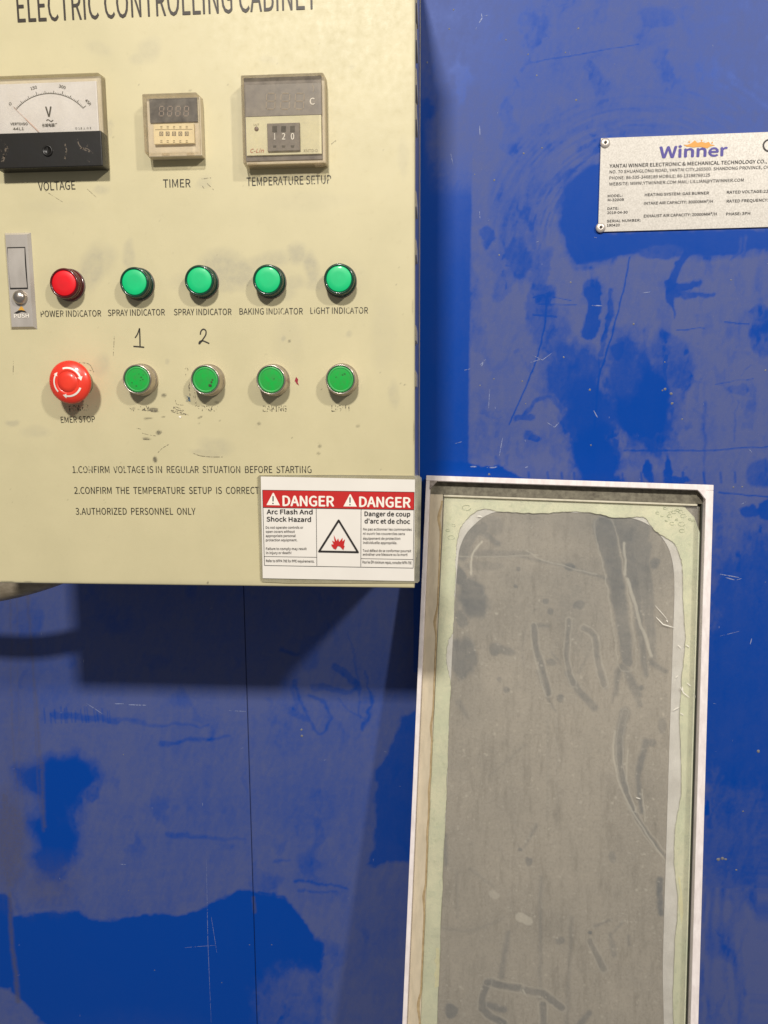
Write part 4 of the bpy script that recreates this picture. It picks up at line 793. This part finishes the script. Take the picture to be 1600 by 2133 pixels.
for pts, w1, w2, v in [(C8([(355,310),(300,340),(262,430)]),20,26,.7),(C8([(330,320),(380,355),(412,382)]),14,12,.75),(C8([(240,430),(350,425),(450,430),(560,425)]),18,10,.4),(C8([(465,432),(600,458),(740,490),(905,545)]),5,6,.5),(C8([(880,310),(930,520),(985,900)]),46,22,.65),
    (C8([(960,290),(1010,540),(1065,960)]),36,10,.6),(C8([(1010,300),(1060,560),(1100,880)]),50,12,.5),(C8([(1075,390),(1070,510)]),14,10,.5),(C8([(575,745),(590,860),(640,1040)]),13,10,.6),(C8([(575,745),(635,742)]),14,8,.45),(C8([(725,720),(720,900),(745,1000)]),9,12,.5),(C8([(790,755),(840,790),(852,900),(880,1000)]),10,13,.55),
    (C8([(835,820),(770,950)]),6,4,.35),(C8([(930,1040),(950,940),(975,930),(1035,1050)]),12,11,.55),(C8([(1090,905),(1150,945)]),14,10,.6),(C8([(530,930),(525,840),(545,720),(580,670)]),2,2,.3),(C8([(400,840),(480,860)]),20,14,.5),(C8([(650,860),(690,910)]),5,4,.4),
    (C10([(620,0),(650,80),(690,165)]),10,3,.5),(C10([(745,0),(775,60),(860,155)]),14,15,.6),(C10([(880,0),(905,65)]),14,8,.5),(C10([(960,0),(935,130)]),16,4,.5),(C10([(1005,20),(1050,140)]),14,12,.5),(C10([(990,170),(965,300),(985,480),(1050,640),(1165,790)]),22,4,.55),(C10([(1080,300),(1045,440),(1060,600)]),16,6,.6),
    (C10([(610,655),(560,750)]),7,3,.5),(C10([(490,1110),(460,1300)]),8,14,.45),(C10([(400,1330),(380,1440),(470,1500)]),16,14,.6),(C10([(400,1325),(535,1352)]),16,13,.65),(C10([(390,1420),(475,1442)]),14,13,.6),(C10([(560,1362),(640,1375),(715,1435)]),15,15,.6),(C10([(640,1420),(642,1510)]),13,14,.6),(C10([(835,1455),(790,1510)]),13,13,.6),
    (C10([(840,1150),(900,1270)]),10,13,.45),(C10([(860,1085),(930,1058)]),4,3,.6),(C10([(930,1120),(940,1210)]),10,14,.4),(C10([(975,1070),(935,1120)]),5,3,.4),(C10([(1003,1130),(1006,1165)]),5,5,.5),(C10([(1140,890),(1135,960),(1145,1030)]),14,12,.75),(C10([(205,1095),(330,1105),(470,1050)]),6,4,.3),(C10([(330,840),(430,920)]),6,5,.3),
    (C10([(270,850),(275,1050)]),3,3,.3),(C10([(630,880),(625,1400)]),8,6,.35),(C10([(760,1050),(740,1500)]),9,8,.25),(C10([(660,200),(655,640)]),3,3,.2),(C10([(700,200),(700,640)]),3,3,.15),(C10([(280,130),(320,200)]),14,4,.35),(C10([(410,445),(560,310)]),3,2,.25),(C10([(220,700),(222,820)]),10,8,.5),(C8([(230,435),(240,690)]),8,8,.3)]:
    wi = np.maximum(wi, q.stroke(pts, w1, 6, w2)*v)
for pts, w1 in [(C10([(990,170),(965,300),(985,480),(1050,640),(1165,790)]),12),(C8([(880,310),(930,520),(985,900)]),40),(C8([(575,745),(590,860),(640,1040)]),14),(C8([(725,720),(720,900),(745,1000)]),12),(C8([(790,755),(840,790),(852,900),(880,1000)]),14),(C10([(400,1330),(380,1440),(470,1500)]),18),(C10([(560,1362),(640,1375),(715,1435)]),18),(C10([(640,1420),(642,1510)]),16),(C10([(840,1150),(900,1270)]),14),(C10([(400,1325),(535,1352)]),18)]:
    stx = np.maximum(stx, np.clip(q.stroke(pts, w1+3, 2)-q.stroke(pts, w1-1, 3), 0, 1)*.30)
for cx, cy, rx, ry, an, v in [(960,1200,14,26,-20,.8),(985,1245,30,42,-25,.85),(1000,1265,14,20,0,.8),(962,1290,10,20,-10,.6),(966,1368,26,44,0,.65),(1020,1095,30,20,0,.35),(1185,1182,14,8,0,.8),(1205,1260,12,9,0,.6),(1136,1252,8,8,0,.5),(1072,1223,5,4,0,.7),(1080,1185,5,4,0,.6),(1145,1275,7,7,0,.5),(1365,1172,10,10,0,.6),(1310,1085,28,26,0,.6),(1340,1100,18,40,0,.5),
    (1031,1355,10,11,0,.6),(1150,1380,10,9,0,.45),(1040,1415,5,6,0,.5),(1055,1437,8,6,0,.6),(1336,1435,8,6,0,.6),(1169,1456,8,8,0,.6),(1101,1795,9,9,0,.6),(1084,1768,5,4,0,.8),(938,2105,14,14,0,.7),(1230,1943,5,4,0,.8),(1166,1960,11,9,0,.5),(1380,1510,8,16,0,.4),(1360,1546,9,9,0,.5),(1275,1785,8,12,0,.35),(1210,1290,50,70,0,.15),(1000,1180,40,10,0,.3)]:
    wi = np.maximum(wi, p.blob(cx, cy, rx, ry, an, .35)*v)
for pts, wd, v in [(C8([(345,375),(300,440),(295,520)]),3,.8),(C8([(240,440),(470,440),(600,430)]),2,.3),(C8([(540,410),(600,450),(700,480),(850,520)]),2,.4),(C8([(970,380),(975,520)]),5,.5),(C8([(985,540),(1030,700),(1090,880)]),6,.5),(C10([(945,250),(940,350),(990,540),(1150,790)]),3,.5),(C10([(1000,330),(1000,480),(1040,600)]),2,.5),(C10([(1060,500),(1075,640)]),2,.5),(C8([(560,740),(580,900),(620,1040)]),2,.3),(C8([(860,790),(870,900),(900,1000)]),2,.3),(C10([(550,1360),(560,1380)]),3,.7),(C10([(425,945),(440,955)]),16,.4),(C10([(540,1045),(575,1065)]),18,.5)]:
    stx = np.maximum(stx, q.stroke(pts, wd, 2)*v)
rg = random.Random(8)
for _ in range(420): stx = np.maximum(stx, q.blob(rg.uniform(930, 1400), rg.uniform(1250, 2133), rg.uniform(.9, 3), rg.uniform(.9, 2.6), 0, .6)*rg.uniform(.1, .45))
wi = wi*.88*(.75+.5*fbm(X*.6, Y, 9, 44)); wi = np.maximum(wi, 0)+(1-wi)*.26*np.clip((1520-Y)/420, 0, 1)*(.4+1.2*fbm(X, Y, 60, 45)); set_attr(bk, 'wipe_tone', wi); set_attr(bk, 'streak', stx)  # finger wipes, plus a sheet tone that gets darker towards the top
def ring_mesh(outer, inner, w_, mat, name, parent, th=.0006):
    """sheet with a hole: outer and inner outlines (photo points) joined by earcut on the frame's plane"""
    from mathutils.geometry import tessellate_polygon
    O = [wpx(*q_, w_) for q_ in outer]; I = [wpx(*q_, w_) for q_ in inner]
    loc2 = lambda P: Vector(((P-TL)@UW, (P-TL)@VW, 0)); tri_ = tessellate_polygon([[loc2(P) for P in O], [loc2(P) for P in I]])
    mb = MB(); allp = O+I; mb.add(allp, tri_); b = [P-NW*th for P in allp]; k_ = len(O); m_ = len(I)
    base = len(mb.v); mb.v += [tuple(P) for P in b]; mb.f += [(i, (i+1) % k_, base+(i+1) % k_, base+i) for i in range(k_)]; mb.f += [(k_+i, k_+(i+1) % m_, base+k_+(i+1) % m_, base+k_+i) for i in range(m_)]; mb.sm += [False]*(k_+m_)
    return mb.build(name, mat, parent)
hole = smooth_px([(952,1190),(960,1135),(985,1096),(1035,1066),(1135,1066),(1250,1070),(1310,1078),(1352,1094),(1385,1128),(1401,1170),(1405,1230),(1402,1330),(1398,1450),(1393,1600),(1387,1800),(1381,2000),(1376,2240),(1300,2290),(1000,2290),(905,2250),(911,2100),(918,1900),(929,1700),(938,1450),(945,1300)])
film_out = smooth_px([(938,1190),(950,1110),(985,1062),(1011,1054),(1135,1056),(1334,1068),(1380,1095),(1420,1140),(1440,1230),(1440,1400),(1436,1700),(1425,2000),(1415,2300),(1300,2340),(1000,2340),(895,2300),(900,2050),(912,1800),(920,1500),(930,1300)])
ring_mesh(film_out, hole, -.0172, nm('milky_film', (246,243,238), (226,222,216), .4, 40), 'film_strip', wf)
g_in = smooth_px([(949,1200),(950,1150),(955,1115),(964,1092),(985,1070),(1009,1060),(1035,1065),(1085,1068),(1135,1069),(1191,1065),(1244,1070),(1282,1078),(1334,1077),(1347,1082),(1363,1104),(1386,1119),(1405,1133),(1417,1159),(1422,1187),(1423,1259),(1428,1330),(1422,1401),(1416,1500),(1420,1640),(1408,1720),(1405,1800),(1412,1880),(1404,2000),(1402,2100),(1400,2250),(1300,2282),(1000,2282),(906,2260),(911,2133),(918,1950),(924,1800),(930,1650),(936,1500),(939,1430),(935,1405),(930,1370),(934,1335),(943,1318),(946,1260)], jit=1.0)
g_out = [(926,1030),(1100,1034),(1300,1040),(1395,1044),(1425,1055),(1447,1078),(1458,1110),(1461,1160),(1458,1300),(1452,1400),(1446,1500),(1449,1600),(1447,1750),(1440,1900),(1437,2000),(1432,2133),(1428,2300),(1300,2330),(1000,2330),(864,2300),(872,2133),(882,1900),(893,1700),(905,1480),(914,1280),(922,1120)]
def green_mat():
    m, t, b = nodes('pale_green_adhesive'); n1 = noise(t, 22, 4, .6); n2 = noise(t, 130, 4, .65, None, 1.5)
    v = t.nodes.new('ShaderNodeTexVoronoi'); v.inputs['Scale'].default_value = 75; g = t.nodes.new('ShaderNodeNewGeometry'); t.links.new(g.outputs['Position'], v.inputs['Vector'])
    c = mixc(t, rng(t, n1, .35, .65), s2l((248,246,216)), s2l((232,236,206))); c = mixc(t, rng(t, n2, .5, .68, 0, .5), c, s2l((208,216,188)))
    c = mixc(t, rng(t, v.outputs[0], .03, .22, .28, 0), c, s2l((176,186,140))); t.links.new(c, b.inputs['Base Color']); b.inputs['Roughness'].default_value = .45; bump(t, b, n2, .2, .0006); return m
gm = ring_mesh(g_out, g_in, -.0160, green_mat(), 'adhesive_band', wf)
mb = MB(); P_ = [wpx(*q_, -.0157) for q_ in g_in]+[wpx(*g_in[0], -.0157)]; mb.ribbon(P_, .00042, NW); mb.build('band_edge', ink('olive_edge', (160,158,126), .47, 260), gm, recalc=False)
for poly in ([(908,1975),(912,1990),(905,2000),(912,2015),(904,2030),(909,2045),(905,2058),(914,2055),(916,2010),(915,1975)], [(1412,1826),(1418,1850),(1413,1880),(1420,1925),(1424,1900),(1421,1860),(1417,1830)]):
    c_ = np.mean(poly, 0); mb = MB()
    for i in range(len(poly)): mb.poly([wpx(*q_, -.0156-.000002*i) for q_ in (c_, poly[i], poly[(i+1) % len(poly)])])
    mb.build('yellow_patch', nm('bare_yellow_adhesive', (250,246,204), (240,236,190), .5, 200), gm, recalc=False)
M_sm = ink('edge_bubble', (176,184,150), .47, 700)
mb = MB()
for x_, y_, r in [(1370,1069,4),(1386,1059,4),(1379,1075,2.5),(1395,1075,5),(1396,1068,3),(1412,1063,4),(1404,1067,5),(1418,1066,5),(1424,1075,6),(1400,1091,5),(1420,1092,7),(1421,1106,6),(1444,1085,3),(1437,1082,3),(1410,1083,3),(1388,1085,2.4),(972,1058,9),(940,1120,7),(933,1105,4),(945,1095,4)]:
    mb.ribbon([wpx(x_+r*math.cos(a_), y_+r*.6*math.sin(a_), -.0156) for a_ in np.linspace(0, 5.5, 14)], .0008, NW)
mb.build('bubble_mark', M_sm, gm, recalc=False, kind='stuff')
wbox(MB(), RL+.0160, WW-RR-.0036, RT_+.0184, HH-.012, -.0138, -.0144).build('glass_pane', clear('dusty_glass', (.99,.99,.98,1), .07, .08, (196,190,180), 30, .12), wf)
mb = MB()
for pts, wd in [(C8([(1108,705),(1140,738),(1188,752)]),2.4),(C8([(1105,655),(1158,715)]),1.2),(C8([(1155,718),(1160,728)]),2.6),(C8([(1205,828),(1218,842)]),2.4),(C8([(1240,828),(1255,838)]),2.4),(C10([(1225,65),(1240,90),(1265,110)]),2.4),(C10([(1232,62),(1236,80)]),2.4),(C10([(1192,165),(1220,150)]),2.4),(C10([(1225,175),(1240,185)]),2),(C10([(1036,536),(1055,542)]),2.2),(C8([(1245,995),(1262,1010)]),2.),(C8([(325,262),(345,265)]),2.6),(C10([(1205,25),(1215,15)]),2),(C10([(1285,90),(1295,130)]),1.2)]:
    P_ = [wpx(*q_, -.0135) for q_ in pts]; out = []
    for i in range(len(P_)-1):
        for j in range(5): out.append(P_[i]+(P_[i+1]-P_[i])*j/5)
    out.append(P_[-1]); mb.ribbon(out, wd*.0005, NW, taper=True)
mb.build('painted_glint', ink('white_glint_paint', (240,235,222)), wf, recalc=False, kind='stuff')  # white strips painted in place of glints reflected by the glass

# ------------------------------------------------------------------ conduit hose below the cabinet
hose = MB(); HY = .115
path = [(-260,1215),(-150,1232),(-60,1236),(0,1230),(60,1216),(120,1196),(160,1176),(182,1150)]
Pp = smooth_px(path)[:6*(len(path)-1)+1]; C_ = [at(*q_, HY) for q_ in Pp]; ns = 20; rad = .0125
for i, c in enumerate(C_):
    t_ = C_[min(i+1, len(C_)-1)]-C_[max(i-1, 0)]; t_ /= np.linalg.norm(t_); a = np.cross(t_, [0,1,0]); a /= np.linalg.norm(a); b = np.cross(t_, a)
    for j in range(ns): g = 2*math.pi*j/ns; hose.v.append(tuple(c+(a*math.cos(g)+b*math.sin(g))*rad))
for i in range(len(C_)-1):
    for j in range(ns): hose.f.append((i*ns+j, i*ns+(j+1) % ns, (i+1)*ns+(j+1) % ns, (i+1)*ns+j)); hose.sm.append(True)
hose.f.append(tuple(range(ns))); hose.f.append(tuple(range((len(C_)-1)*ns, len(C_)*ns))); hose.sm += [False, False]
o = hose.build('cable_conduit', nm('grey_brown_conduit', (150,138,118), (116,104,84), .45, 60, stretch=(1,1,3)), loc=tuple(C_[0])); o['label'] = 'grey-brown cable conduit curving out from under the cabinet'; o['category'] = 'cable conduit'
print('built')
